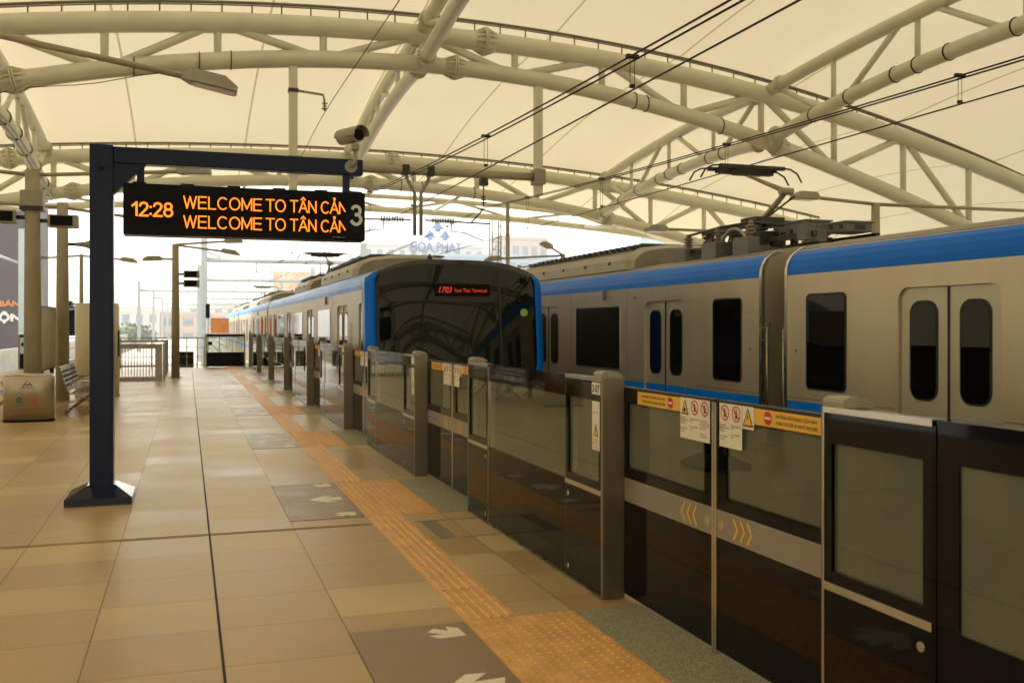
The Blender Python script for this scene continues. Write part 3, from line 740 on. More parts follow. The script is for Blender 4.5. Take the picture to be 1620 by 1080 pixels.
# ------------------------------------------------------------------ platform edge screens
DX = 2.43
def chevron(b, y, d, z):            # d = +1 points to +y
    w, h, t = .035, .05, .014
    b.prism([(0, y, z + h), (0, y + d * w, z), (0, y, z - h), (0, y - d * t, z - h), (0, y + d * (w - t), z), (0, y - d * t, z + h)], (-.002, 0, 0))
def psd_doors(y0, first):           # opening from y0 to y0+2.07
    T = Thing('platform_doors', '', 'platform door', (DX, y0 + 1.03, 0), 'pairs of sliding platform edge doors')
    mid = y0 + 1.035; x0, x1 = DX, DX + .035
    for s in (-1, 1):
        a, c = (y0 - .02, mid - .022) if s < 0 else (mid + .022, y0 + 2.09)
        f = MB()
        f.box(x0, x1, a, c, 1.145, 1.228); f.box(x0, x1, a, c, .03, .575); f.box(x0, x1, a, c, .71, .775)
        inner = (c - .08, c) if s < 0 else (a, a + .08)
        outer = (a, a + .07) if s < 0 else (c - .07, c)
        for p in (inner, outer): f.box(x0, x1, p[0], p[1], .775, 1.145)
        L_ = T.part('door_leaf', f, ['black_glass'])
        ga, gc = (outer[1], inner[0]) if s < 0 else (inner[1], outer[0])
        T.part('glass_pane', MB().box(x0 + .012, x0 + .022, ga, gc, .775, 1.145), ['screen_pane'], L_)
        T.part('push_bar', MB().box(x0 - .002, x1, a, c, .575, .71), ['band_grey'], L_)
        T.part('top_rail', MB().box(x0, x1 + .002, a, c, 1.228, 1.238), ['dark_metal'], L_)
        yy = mid - .012 if s < 0 else mid + .012
        T.part('edge_strip', MB().box(x0 - .006, x0 + .03, yy - .010, yy + .010, .01, 1.225), ['stainless_bright'], L_)
        T.part('finger_guard', MB().disc((x0 - .002, mid + s * .062, .64), (-1, 0, 0), .026, .004, 18), ['stainless_bright'], L_)
        b = MB()
        cy = mid + s * .24
        for k in (-1, 0, 1):        # chevrons point away from the middle
            y = cy + k * .06; n0 = len(b.bm.verts); chevron(b, y, s, .642)
        for v in b.bm.verts: v.co.x += x0 - .0025
        T.part('chevrons', b, ['sticker_yellow'], L_)
        # stickers ; image-left is +y because the glass is seen from the platform
        xs_ = x0 - .0015; t_ = x0 - .0022; t2 = x0 - .0029
        def rect(bb, ya, yb, za, zb, x=xs_): bb.poly([(x, ya, za), (x, yb, za), (x, yb, zb), (x, ya, zb)])
        def tri(bb, yc, zc, h, x): bb.poly([(x, yc - h * .5, zc - h * .5), (x, yc + h * .5, zc - h * .5), (x, yc, zc + h * .5)])
        def ring_(bb, yc, zc, r0, r1, x, n=20):
            for k in range(n):
                p, q = 2 * math.pi * k / n, 2 * math.pi * (k + 1) / n
                bb.poly([(x, yc + r0 * math.cos(p), zc + r0 * math.sin(p)), (x, yc + r1 * math.cos(p), zc + r1 * math.sin(p)), (x, yc + r1 * math.cos(q), zc + r1 * math.sin(q)), (x, yc + r0 * math.cos(q), zc + r0 * math.sin(q))])
        def disc_(bb, yc, zc, r, x, n=20): bb.poly([(x, yc + r * math.cos(2 * math.pi * k / n), zc + r * math.sin(2 * math.pi * k / n)) for k in range(n)])
        M4 = ['sticker_yellow', 'sign_red', 'ink', 'sticker_white']
        ys = MB()
        if s > 0: w0, w1, y0s, y1s = mid + .045, mid + .345, mid + .345, mid + .85
        else: w0, w1, y0s, y1s = mid - .245, mid - .045, mid - .86, mid - .345
        ys.m = 0; rect(ys, y0s, y1s, 1.150, 1.223)
        cyc = (y0s + .11) if s > 0 else (y1s - .11)
        ys.m = 1; disc_(ys, cyc, 1.1865, .031, t_)
        ys.m = 3; rect(ys, cyc - .024, cyc + .024, 1.1815, 1.1915, t2)
        ys.m = 2
        ty = (y1s - .06) if s > 0 else (cyc - .06)
        tw = (ty - (cyc + .06)) if s > 0 else (ty - y0s - .05)
        ys.text('KHÔNG SỬ DỤNG CỬA NÀY', .020, (t_, ty, 1.193), (0, -1, 0), (0, 0, 1), bold=.02, wid=tw)
        ys.text('THIS DOOR IS NOT IN USE', .020, (t_, ty, 1.165), (0, -1, 0), (0, 0, 1), bold=.02, wid=tw)
        T.part('door_notice', ys, M4, L_)
        ws = MB(); ws.m = 3; rect(ws, w0, w1, 1.018, 1.226)
        lines = [['Không Tựa', 'Người Vào Cửa', 'Ray/Cửa', '', 'Do not lean', 'on door'], ['Không Trèo Vào', 'Cửa', '', 'Do not climb', 'over'], ['Không Vượt', 'Rào, Nguy Hiểm', 'Trên Đường Ray', 'Nguy Hiểm', '', 'Danger, no', 'trespassing']]
        n = 3 if s > 0 else 2
        for k in range(n):
            cw_ = (w1 - w0) / n; yc = w1 - (k + .5) * cw_; zc = 1.182
            if s > 0 and k == 0:
                ws.m = 2; tri(ws, yc, zc - .002, .078, t_); ws.m = 0; tri(ws, yc, zc - .005, .058, t2); ws.m = 2; disc_(ws, yc + .002, zc - .018, .012, t2 - .0006, 8); ws.poly([(t2 - .0006, yc - .012, zc - .02), (t2 - .0006, yc + .016, zc - .016), (t2 - .0006, yc + .012, zc - .024)])
            else:
                ws.m = 1; ring_(ws, yc, zc, .031, .038, t_)
                ws.m = 2; disc_(ws, yc, zc + .014, .006, t_, 8); ws.poly([(t_, yc - .004, zc + .008), (t_, yc + .006, zc + .008), (t_, yc + .010, zc - .022), (t_, yc - .008, zc - .020)])
                ws.poly([(t_, yc - .018, zc + .002), (t_, yc + .02, zc + .006), (t_, yc + .02, zc + .002), (t_, yc - .018, zc - .002)])
                ws.m = 1; ws.poly([(t2, yc + .026, zc + .020), (t2, yc + .021, zc + .026), (t2, yc - .026, zc - .020), (t2, yc - .021, zc - .026)])
            ws.m = 2
            for q, ln in enumerate(lines[k]):
                if ln: ws.text(ln, .0115, (t_, yc + cw_ * .46, 1.119 - q * .013), (0, -1, 0), (0, 0, 1), bold=.01, wid=min(cw_ * .88, len(ln) * .0062))
        T.part('warning_sticker', ws, M4, L_)
        if s < 0:
            es = MB(); es.m = 3; rect(es, mid - .343, mid - .247, 1.122, 1.226); es.m = 2; tri(es, mid - .295, 1.177, .088, t_); es.m = 0; tri(es, mid - .295, 1.173, .066, t2)
            es.m = 2; es.poly([(t2 - .0006, mid - .300, 1.159), (t2 - .0006, mid - .288, 1.177), (t2 - .0006, mid - .294, 1.177), (t2 - .0006, mid - .288, 1.192), (t2 - .0006, mid - .304, 1.173), (t2 - .0006, mid - .298, 1.173)])
            T.part('hazard_sticker', es, M4, L_)
    return T
dn = ['nearest', 'second', 'third', 'fourth', 'fifth', 'sixth', 'seventh', 'last']
proto = None
for k in range(8):
    if k == 0: T = psd_doors(3.11, True); proto = T.o; o = proto
    else: o = copy_tree(proto); o.location = (DX, 3.11 + 1.03 + 4.9 * k, 0)
    o['label'] = '%s pair of glass platform doors from the camera, with yellow notices and chevrons' % dn[k]
def psd_screen(y0):                 # fixed section y0 .. y0+2.83
    T = Thing('platform_screen', '', 'glass screen', (PX, y0 + 1.4, 0), 'fixed glass screens between the platform doors')
    x0, x1 = PX, PX + .05
    for s, (a, c) in ((1, (y0 + .004, y0 + .57)), (-1, (y0 + 2.26, y0 + 2.826))):
        f = MB(); f.box(x0, x1, a, c, 1.155, 1.268); f.box(x0, x1, a, c, .02, .602); f.box(x0, x1, a, c, .632, .675)
        f.box(x0, x1, a, a + .045, .675, 1.155); f.box(x0, x1, c - .045, c, .675, 1.155)
        P = T.part('end_panel', f, ['black_glass'])
        T.part('glass_pane', MB().box(x0 + .015, x0 + .025, a + .045, c - .045, .675, 1.155), ['screen_pane'], P)
        T.part('top_rail', MB().box(x0 - .004, x1 + .004, a, c, 1.268, 1.290), ['stainless_bright'], P)
        T.part('mid_bar', MB().box(x0 - .006, x1, a, c, .602, .632), ['stainless_bright'], P)
        ye = a if s > 0 else c
        T.part('edge_strip', MB().box(x0 - .003, x0 + .02, ye - .004, ye + .004, .02, 1.268), ['stainless_bright'], P)
        yl = c - .05 if s > 0 else a + .05
        for z in (.54, .08): T.part('lock', MB().disc((x0, yl, z), (-1, 0, 0), .017, .006, 14), ['stainless_bright'], P)
    a, c = y0 + .582, y0 + 2.246
    f = MB(); f.box(x0 + .004, x1, a, c, 1.155, 1.29); f.box(x0 + .004, x1, a, c, .02, .625)
    P = T.part('main_panel', f, ['black_glass'])
    T.part('glass_pane', MB().box(x0 + .010, x0 + .020, a, c, .625, 1.155), ['screen_pane'], P)
    T.part('edge_strip', MB().box(x0 + .000, x0 + .03, c + .001, c + .012, .02, 1.27), ['stainless_bright'], P)
    T.part('edge_strip', MB().box(x0 + .002, x0 + .03, a - .011, a - .001, .02, 1.27), ['dark_metal'], P)
    T.part('foot_rail', MB().box(x0 - .002, x1 + .02, y0 + .01, y0 + 2.82, .0045, .018), ['stainless'], P)
    for s, (a, c) in ((1, (y0, y0 + .12)), (-1, (y0 + 2.71, y0 + 2.83))):
        ya_ = (y0 - .012, y0 + .001) if s > 0 else (y0 + 2.829, y0 + 2.842)
        P = T.part('post', MB().bbox(x1 + .003, DX - .006, a, c, .005, 1.285, .012).bbox(PX - .002, DX, ya_[0], ya_[1], .005, 1.288, .004), ['post_steel'])
        cp = MB(); prof = [(x1 - .052, 1.291), (x1 - .052, 1.310), (x1 - .044, 1.322), (x1 - .02, 1.330), (x1 + .02, 1.330), (DX - .04, 1.324), (DX - .015, 1.310), (DX, 1.291)]
        cp.prism([(x, a, z) for x, z in prof], (0, c - a, 0)); T.part('cap', cp, ['lamp_grey'], P)
    # dirty grille behind: header beam that holds the door motors
    T.part('motor_box', MB().box(x1 + .004, DX - .02, y0 + .14, y0 + 2.69, .02, .58), ['black_matte'])
    pl = MB(); pl.m = 0; xx = x0 - .0015
    pl.prism([(xx, y, z) for _, y, z in rrect(y0 + .02, y0 + .145, 1.19, 1.262, .008, 0)], (-.001, 0, 0)); T.part('number_plate', pl, ['sticker_white'])
    st = MB(); st.m = 0; st.box(xx - .0005, xx, y0 + .03, y0 + .14, .86, 1.15)
    st.m = 1; t = xx - .0012; st.text('NGUY HIỂM', .02, (t, y0 + .13, 1.075), (0, -1, 0), (0, 0, 1), wid=.085)
    st.m = 2; st.poly([(t, y0 + .045, .945), (t, y0 + .125, .945), (t, y0 + .085, 1.02)]); st.m = 3; t2 = t - .0006; st.poly([(t2, y0 + .056, .951), (t2, y0 + .114, .951), (t2, y0 + .085, 1.006)])
    st.m = 2; t3 = t2 - .0006; st.poly([(t3, y0 + .081, .975), (t3, y0 + .089, .975), (t3, y0 + .09, .995), (t3, y0 + .08, .995)]); st.poly([(t3, y0 + .081, .965), (t3, y0 + .089, .965), (t3, y0 + .089, .972), (t3, y0 + .081, .972)])
    for q, ln in enumerate(['Khu vực cấm', 'Không trèo', 'qua rào', '', 'No climbing', 'over the gate']):
        if ln: st.text(ln, .012, (t, y0 + .132, .925 - q * .0125), (0, -1, 0), (0, 0, 1), wid=.08)
    T.part('warning_sticker', st, ['sticker_white', 'sign_red', 'ink', 'sticker_yellow'])
    return T
sn = ['glass platform screen closest to the camera, cut by the right edge of the view', 'glass screen with number plate 3-07 between the nearest and second door pairs', 'glass screen between the second and third door pairs',
      'glass screen between the third and fourth door pairs', 'glass screen between the fourth and fifth door pairs', 'glass screen between the fifth and sixth door pairs', 'glass screen between the sixth and seventh door pairs', 'glass screen before the last door pair']
proto = None
for k in range(-1, 7):
    y = 5.18 + 4.9 * k
    if k == -1: T = psd_screen(y); proto = T.o; o = proto
    else: o = copy_tree(proto); o.location = (PX, y + 1.4, 0)
    o['label'] = sn[k + 1]
    if k == 0:
        b = MB(); b.text('3-07', .062, (PX - .0035, 5.18 + .138, 1.203), (0, -1, 0), (0, 0, 1), bold=.02, wid=.108)
        p = b.build('plate_number', ['ink'], o, org=o.location)
# the screen closest to the camera has a black seam where the others have a steel one
for ch in proto.children_recursive:
    if ch.name.startswith('edge_strip') and ch.parent.name.startswith('main_panel'):
        ch.data = ch.data.copy(); ch.data.materials[0] = MAT['black_glass']
mp_ = [c for c in proto.children if c.name.startswith('main_panel')][0]
MB().box(PX + .003, PX + .03, .28 + 2.15, .28 + 2.245, .627, 1.154).build('pane_border', ['black_glass'], mp_, org=proto.location)
# last jamb post and the end gate
T = Thing('end_post', 'steel post ending the row of platform doors', 'post', (PX, 39.5, 0))
T.part('shaft', MB().bbox(PX, DX, 39.48, 39.62, .0, 1.29, .01), ['stainless']); T.part('cap', MB().bbox(PX - .01, DX + .01, 39.47, 39.63, 1.291, 1.33, .015), ['lamp_grey'])
def end_gate(xa, xb, label):
    T = Thing('end_gate', label, 'gate', ((xa + xb) / 2, PEND - .1, 0)); y0, y1 = PEND - .13, PEND - .07
    T.part('lower_panel', MB().box(xa, xb, y0, y1, .02, .58), ['black_matte']); T.part('top_beam', MB().box(xa, xb, y0, y1, 1.19, 1.29), ['black_matte'])
    T.part('glass_pane', MB().box(xa, xb, y0 + .02, y0 + .03, .58, 1.19), ['rail_pane'])
    T.part('lock_box', MB().bbox(xa + .05, xa + .20, y0 - .05, y0 + .015, .86, 1.0, .01), ['black_plastic'])
    for x in (xa - .06, xb + .0): T.part('post', MB().bbox(x, x + .06, y0 - .02, y1 + .02, .0, 1.30, .008), ['stainless'])
end_gate(.72, 2.12, 'black end gate with glass band at the far end of the platform')
end_gate(-5.85, -4.9, 'black end gate with glass band at the far left platform corner')

# ------------------------------------------------------------------ sign gantry, LED board, camera
GY = 9.6
T = Thing('sign_gantry', 'navy blue steel gantry post with a long arm over the platform', 'sign post', (-.74, GY, 0))
T.part('post', MB().bbox(-.84, -.64, GY - .1, GY + .1, .12, 3.245, .012), ['navy'])
b = MB(); q0 = [(-1.03, GY - .29), (-.47, GY - .29), (-.47, GY + .29), (-1.03, GY + .29)]; q1 = [(-.86, GY - .12), (-.62, GY - .12), (-.62, GY + .12), (-.86, GY + .12)]
b.rings([[(x, y, .0) for x, y in q0], [(x, y, .065) for x, y in q0], [(x, y, .16) for x, y in q1]], smooth=False); T.part('base', b, ['navy_gloss'])
T.part('arm', MB().bbox(-.642, 1.645, GY - .07, GY + .07, 3.085, 3.235, .008), ['navy'])
T.part('gusset', MB().prism([(-.641, GY - .05, 2.80), (-.641, GY - .05, 3.086), (-.36, GY - .05, 3.086)], (0, .1, 0)), ['navy'])
b = MB(); b.disc((-.735, GY - .103, 3.02), (0, 1, 0), .02, .006, 6); b.prism([(-.765, GY - .104, 3.035), (-.705, GY - .104, 3.035), (-.735, GY - .104, 2.995)], (0, .003, 0)); T.part('bolt', b, ['black_matte'])
for x in (-.41, 1.485): T.part('hanger', MB().box(x - .032, x + .032, GY - .03, GY + .03, 2.90, 3.087), ['navy'])
STROKES = {
 'W': (.98, [[(0, 1), (.24, 0), (.49, .98), (.74, 0), (.98, 1)]]), 'E': (.62, [[(.62, 1), (0, 1), (0, 0), (.62, 0)], [(0, .52), (.56, .52)]]), 'L': (.54, [[(0, 1), (0, 0), (.54, 0)]]),
 'C': (.76, ['arc', (.40, .5, .40, .5, 48, 312)]), 'O': (.82, ['arc', (.41, .5, .41, .5, 0, 360)]), 'M': (.78, [[(0, 0), (0, 1), (.39, .12), (.78, 1), (.78, 0)]]), 'T': (.70, [[(0, 1), (.70, 1)], [(.35, 1), (.35, 0)]]),
 'A': (.80, [[(0, 0), (.40, 1), (.80, 0)], [(.15, .34), (.65, .34)]]), 'N': (.70, [[(0, 0), (0, 1), (.70, 0), (.70, 1)]]), ' ': (.18, []),
 '1': (.34, [[(0, .74), (.30, 1), (.30, 0)]]), '2': (.58, [[(.02, .76), (.10, .93), (.29, 1), (.48, .93), (.56, .76), (.50, .56), (0, 0), (.58, 0)]]), '8': (.58, ['arc', (.29, .76, .24, .24, 0, 360), (.29, .27, .29, .27, 0, 360)]), ':': (.06, [[(.02, .66), (.02, .70)], [(.02, .12), (.02, .16)]]),
 '3': (.58, ['arc', (.28, .76, .25, .24, 150, -90), (.28, .27, .30, .27, 90, -155)])}
def strokes(b, txt, x, y, z, h, xs, w, gap=.20, clip=None):
    acc = {'Â': ('A', [(.20, 1.10), (.40, 1.30), (.60, 1.10)]), 'Ả': ('A', [(.32, 1.34), (.44, 1.36), (.48, 1.26), (.40, 1.20), (.40, 1.12)])}
    for ch in txt:
        base, ac = acc.get(ch, (ch, None)); wd, ps = STROKES[base]; lines = []
        if ps and ps[0] == 'arc':
            for (cx, cz, rx, rz, a0, a1) in ps[1:]: lines.append([(cx + rx * math.cos(R(a0 + (a1 - a0) * k / 18)), cz + rz * math.sin(R(a0 + (a1 - a0) * k / 18))) for k in range(19)])
        else: lines = list(ps)
        if ac: lines.append(ac)
        for ln in lines:
            P = [V((x + px * h * xs, 0, z + pz * h)) for px, pz in ln]
            for p, q in zip(P[:-1], P[1:]):
                if clip is not None:
                    if min(p.x, q.x) >= clip: continue
                    if p.x > clip: p = q + (p - q) * ((clip - q.x) / (p.x - q.x))
                    if q.x > clip: q = p + (q - p) * ((clip - p.x) / (q.x - p.x))
                d = (q - p).normalized() * w * .42; n_ = V((-d.z, 0, d.x)).normalized() * w / 2
                y -= .00004
                b.poly([V((0, y, 0)) + v for v in (p - d - n_, q + d - n_, q + d + n_, p - d + n_)])
        x += (wd + gap) * h * xs
    return x
T = Thing('led_board', 'black electronic board reading 12:28 and WELCOME TO TÂN CẢNG in amber', 'information board', (.55, GY, 2.9))
fy = GY - .13
T.part('housing', MB().bbox(-.555, 1.655, fy, GY + .13, 2.43, 2.90, .008), ['black_plastic'])
for x in (-.42, 0.0, .42, .84, 1.24, 1.58): T.part('lug', MB().bbox(x - .06, x + .06, GY - .05, GY + .05, 2.895, 2.925, .006), ['black_plastic'])
for (x0, x1, z0, z1) in ((-.505, -.12, 2.56, 2.76), (-.09, 1.46, 2.655, 2.83), (-.09, 1.46, 2.475, 2.645)):
    T.part('led_screen', MB().box(x0, x1, fy - .003, fy, z0, z1), ['led_off'])
e = fy - .005
b = MB(); strokes(b, '12:28', -.475, e, 2.605, .118, 1.0, .018, .19); T.part('clock_digits', b, ['led_amber'])
for z in (2.688, 2.508):
    b = MB(); strokes(b, 'WELCOME', -.030, e, z, .108, 1.02, .0122, .20); strokes(b, 'TO', .711, e, z, .108, .98, .0122, .14)
    strokes(b, 'TÂN', .937, e, z, .108, .88, .0122, .16); strokes(b, 'CẢN', 1.230, e, z, .108, .88, .0122, .14, clip=1.457)
    T.part('message_text', b, ['led_amber'])
b = MB(); strokes(b, '3', 1.522, e, 2.590, .175, .88, .030); T.part('platform_number', b, ['numeral_white'])
b = MB(); b.text('——o——', .028, (1.33, e, 2.452), (1, 0, 0), (0, 0, 1), wid=.13); T.part('maker_mark', b, ['numeral_white'])
T = Thing('security_camera', 'beige bullet security camera on the arm end of the navy gantry', 'camera', (1.56, GY, 3.24))
b = MB(); b.disc((1.525, GY - .072, 3.16), (0, -1, 0), .062, .02, 16); b.tube([(1.525, GY - .09, 3.16), (1.56, GY - .12, 3.20), (1.565, GY - .10, 3.33)], .022, 8); b.bbox(1.53, 1.60, GY - .14, GY - .06, 3.32, 3.38, .008); T.part('bracket', b, ['lamp_grey'])
ax = V((.40, -.90, -.02)).normalized(); c0 = V((1.53, GY - .02, 3.47))
b = MB(); b.disc(c0 - ax * .16, ax, .072, .30, 18); cm = T.part('housing', b, ['tan_pole'])
b = MB(); b.disc(c0 + ax * .141, ax, .058, .006, 18); T.part('lens', b, ['black_plastic'], cm)
b = MB(); side = ax.cross(V((0, 0, 1))).normalized(); upv = side.cross(ax)
arc = [(math.cos(R(t)), math.sin(R(t))) for t in range(-10, 191, 20)]
b.rings([[c0 + ax * d + side * .086 * x + upv * .086 * y for x, y in arc] for d in (-.17, .20)] , closed=False, cap=False)
T.part('sun_shield', b, ['lamp_grey'], cm)

# ------------------------------------------------------------------ lamp poles
def lamp_head(T, p, d, L=.60, w=.27):
    p = V(p); d = V(d).normalized(); side = d.cross(V((0, 0, 1))).normalized(); up = side.cross(d)
    def ring(t, ww, h0, h1): q = p + d * t; return [q - side * ww + up * h0, q + side * ww + up * h0, q + side * ww * .6 + up * h1, q - side * ww * .6 + up * h1]
    b = MB(); b.rings([ring(0, .05, -.03, .03), ring(.10, w * .46, -.05, .10), ring(L * .75, w / 2, -.05, .10), ring(L, w / 2, -.05, .01)], smooth=False)
    H = T.part('lamp_head', b, ['lamp_grey'])
    b = MB(); b.rings([ring(.14, w * .40, -.060, -.051), ring(L * .96, w * .46, -.060, -.051)], smooth=False); T.part('lens', b, ['lamp_lens'], H)
def lamp_pole(name, label, x, y, H, arms, r=.1, speakers=()):
    T = Thing(name, label, 'lamp post', (x, y, 0), 'lamp posts on the platforms')
    T.part('post', MB().tube([(x, y, 0), (x, y, H * .75), (x, y, H)], [r, r * .85, r * .8], 14).disc((x, y, 0), (0, 0, 1), r * 1.7, .02, 16), ['tan_pole'])
    for (ex, ey, ez, sz) in arms:
        s0, e0 = V((x, y, sz)), V((ex, ey, ez)); d = (e0 - s0).normalized()
        T.part('arm', MB().tube([s0, e0], .035, 8), ['tan_pole']); lamp_head(T, e0 - d * .03, (d.x, d.y, d.z - .03))
    return T
lamp_pole('lamp_post', 'lamp post out of view whose long arm and lamp head hang above the sign', -2.6, 11.2, 4.76, [(-.03, 11.2, 4.33, 4.72)], .11)
lamp_pole('lamp_post', 'thick tan lamp post behind the litter bin with arms both sides', -2.55, 18.6, 4.3, [(-.15, 18.6, 4.40, 4.22), (-5.1, 18.6, 4.40, 4.22)], .15)
lamp_pole('lamp_post', 'tan lamp post at the end of the notice board carrying a horn loudspeaker', -2.50, 22.4, 4.2, [(-.6, 22.6, 3.90, 4.10), (-4.9, 22.4, 4.2, 4.1)], .14)
lamp_pole('lamp_post', 'far tan post with three lamp heads beyond the stair railing', -.35, 31.9, 4.15, [(1.1, 31.9, 4.27, 4.14), (1.0, 31.4, 3.93, 4.12), (-.75, 31.9, 3.68, 3.68)], .13)
lamp_pole('lamp_post', 'slim distant lamp post just left of the navy gantry post', -3.43, 36, 4.05, [(-2.2, 36, 3.9, 4.0), (-4.6, 36, 3.9, 4.0)], .08)
lamp_pole('lamp_post', 'lamp post of the opposite platform beside the raised pantograph', 12.77, 15.7, 4.0, [(11.45, 15.7, 4.05, 3.98), (17.2, 15.7, 4.0, 3.98)], .10)
lamp_pole('lamp_post', 'lamp post of the opposite platform hidden behind the roof equipment', 12.9, 21, 3.95, [(11.0, 21, 3.94, 3.93), (14.9, 21, 3.95, 3.93)], .10)
lamp_pole('lamp_post', 'lamp post of the opposite platform between the two train roofs', 11.85, 30, 4.0, [(9.7, 30, 3.80, 3.95), (11.3, 29.6, 4.15, 3.96)], .10)
lamp_pole('lamp_post', 'short distant lamp post between the two train roofs', 13.4, 39, 4.2, [(13.9, 39, 4.15, 4.1)], .10)
def speaker(label, x, y, z, d=1, kind='box'):
    T = Thing('loudspeaker', label, 'loudspeaker', (x, y, z))
    if kind == 'box':
        T.part('case', MB().bbox(x, x + d * .48 if d > 0 else x, y - .14, y + .14, z - .11, z + .11, .015) if d > 0 else MB().bbox(x - .48, x, y - .14, y + .14, z - .11, z + .11, .015), ['lamp_grey'])
        T.part('grille', MB().box(*( (x + .04, x + .40) if d > 0 else (x - .40, x - .04)), y - .146, y - .141, z - .085, z + .085), ['black_matte'])
    else:
        T.part('horn', MB().tube([(x, y, z), (x + d * .18, y, z), (x + d * .42, y, z)], [.04, .06, .14], 12), ['lamp_grey'])
    T.part('bracket', MB().tube([(x - d * .16, y, z), (x + d * .02, y, z)], .035, 8), ['dark_metal'])
speaker('dark fronted box loudspeaker on the right of the thick lamp post', -2.30, 18.6, 3.43)
speaker('box loudspeaker on the left of the thick lamp post at the view edge', -2.80, 18.6, 3.48, -1)
speaker('small horn loudspeaker on the lamp post by the notice board', -2.25, 22.4, 3.33, 1, 'horn')
speaker('upper box loudspeaker on the far three-headed lamp post', -.12, 31.9, 3.22)
speaker('lower box loudspeaker on the far three-headed lamp post', -.12, 31.9, 2.93)
speaker('small box loudspeaker on the slim distant lamp post', -3.7, 36, 2.35, -1)
T = Thing('junction_box', 'square grey junction box strapped round the thick lamp post', 'box', (-2.55, 18.6, 3.8))
T.part('case', MB().bbox(-2.73, -2.37, 18.42, 18.78, 3.66, 3.94, .02), ['lamp_grey']); T.part('strap', MB().box(-2.735, -2.365, 18.415, 18.785, 3.60, 3.655), ['dark_metal'])

# ------------------------------------------------------------------ bin, benches, boards, cabinet, railings
T = Thing('litter_bin', 'oval stainless steel litter bin with green and red recycling marks', 'litter bin', (-2.52, 18.0, 0))
def oval(cx, cy, a, b_, z, n=32, p=3.2): return [(cx + a * math.copysign(abs(math.cos(t)) ** (2 / p), math.cos(t)), cy + b_ * math.copysign(abs(math.sin(t)) ** (2 / p), math.sin(t)), z) for t in [2 * math.pi * k / n for k in range(n)]]
bc = (-2.52, 18.0)
T.part('base', MB().rings([oval(*bc, .395, .19, 0), oval(*bc, .395, .19, .04)]), ['black_matte'])
T.part('shell', MB().rings([oval(*bc, .39, .19, .04), oval(*bc, .39, .19, .75), oval(*bc, .375, .175, .775)]), ['bin_steel'])
T.part('rim', MB().rings([oval(*bc, .38, .18, .776), oval(*bc, .37, .17, .80), oval(*bc, .3, .12, .80), oval(*bc, .28, .10, .776)], cap=False), ['stainless_bright'])
T.part('opening', MB().rings([oval(*bc, .28, .10, .776), oval(*bc, .28, .10, .778)]), ['black_matte'])
by = 18.0 - .1925
b = MB(); b.m = 0; b.prism([(-2.60, by, .60), (-2.555, by, .655), (-2.52, by, .62), (-2.485, by, .655), (-2.44, by, .60), (-2.465, by, .60), (-2.487, by, .63), (-2.52, by, .597), (-2.553, by, .63), (-2.575, by, .60)], (0, -.002, 0))
b.m = 1; b.prism([(-2.565, by, .668), (-2.52, by, .690), (-2.475, by, .668), (-2.49, by, .662), (-2.52, by, .676), (-2.55, by, .662)], (0, -.002, 0))
b.m = 0; b.text('METRO', .03, (-2.62, by - .003, .565), (1, 0, 0), (0, 0, 1), bold=.02, wid=.20)
T.part('operator_mark', b, ['navy', 'red_ink'])
for x, m in ((-2.645, 'green_ink'), (-2.41, 'red_ink')):
    b = MB()
    P3 = [(x + .055 * math.cos(R(90 + 120 * k)), .37 + .055 * math.sin(R(90 + 120 * k))) for k in range(3)]
    for k in range(3):
        p, q = V((P3[k][0], 0, P3[k][1])), V((P3[(k + 1) % 3][0], 0, P3[(k + 1) % 3][1])); d = q - p; nrm = V((-d.z, 0, d.x)).normalized() * .013
        a_, c_ = p + d * .12, p + d * .80
        b.prism([V((0, by, 0)) + a_ - nrm, V((0, by, 0)) + c_ - nrm, V((0, by, 0)) + p + d * .98, V((0, by, 0)) + c_ + nrm, V((0, by, 0)) + a_ + nrm], (0, -.002, 0))
    b.text('Tái chế' if m == 'green_ink' else 'Còn lại', .03, (x - .06, by - .003, .275), (1, 0, 0), (0, 0, 1), bold=.02, wid=.13)
    T.part('recycling_mark', b, [m])
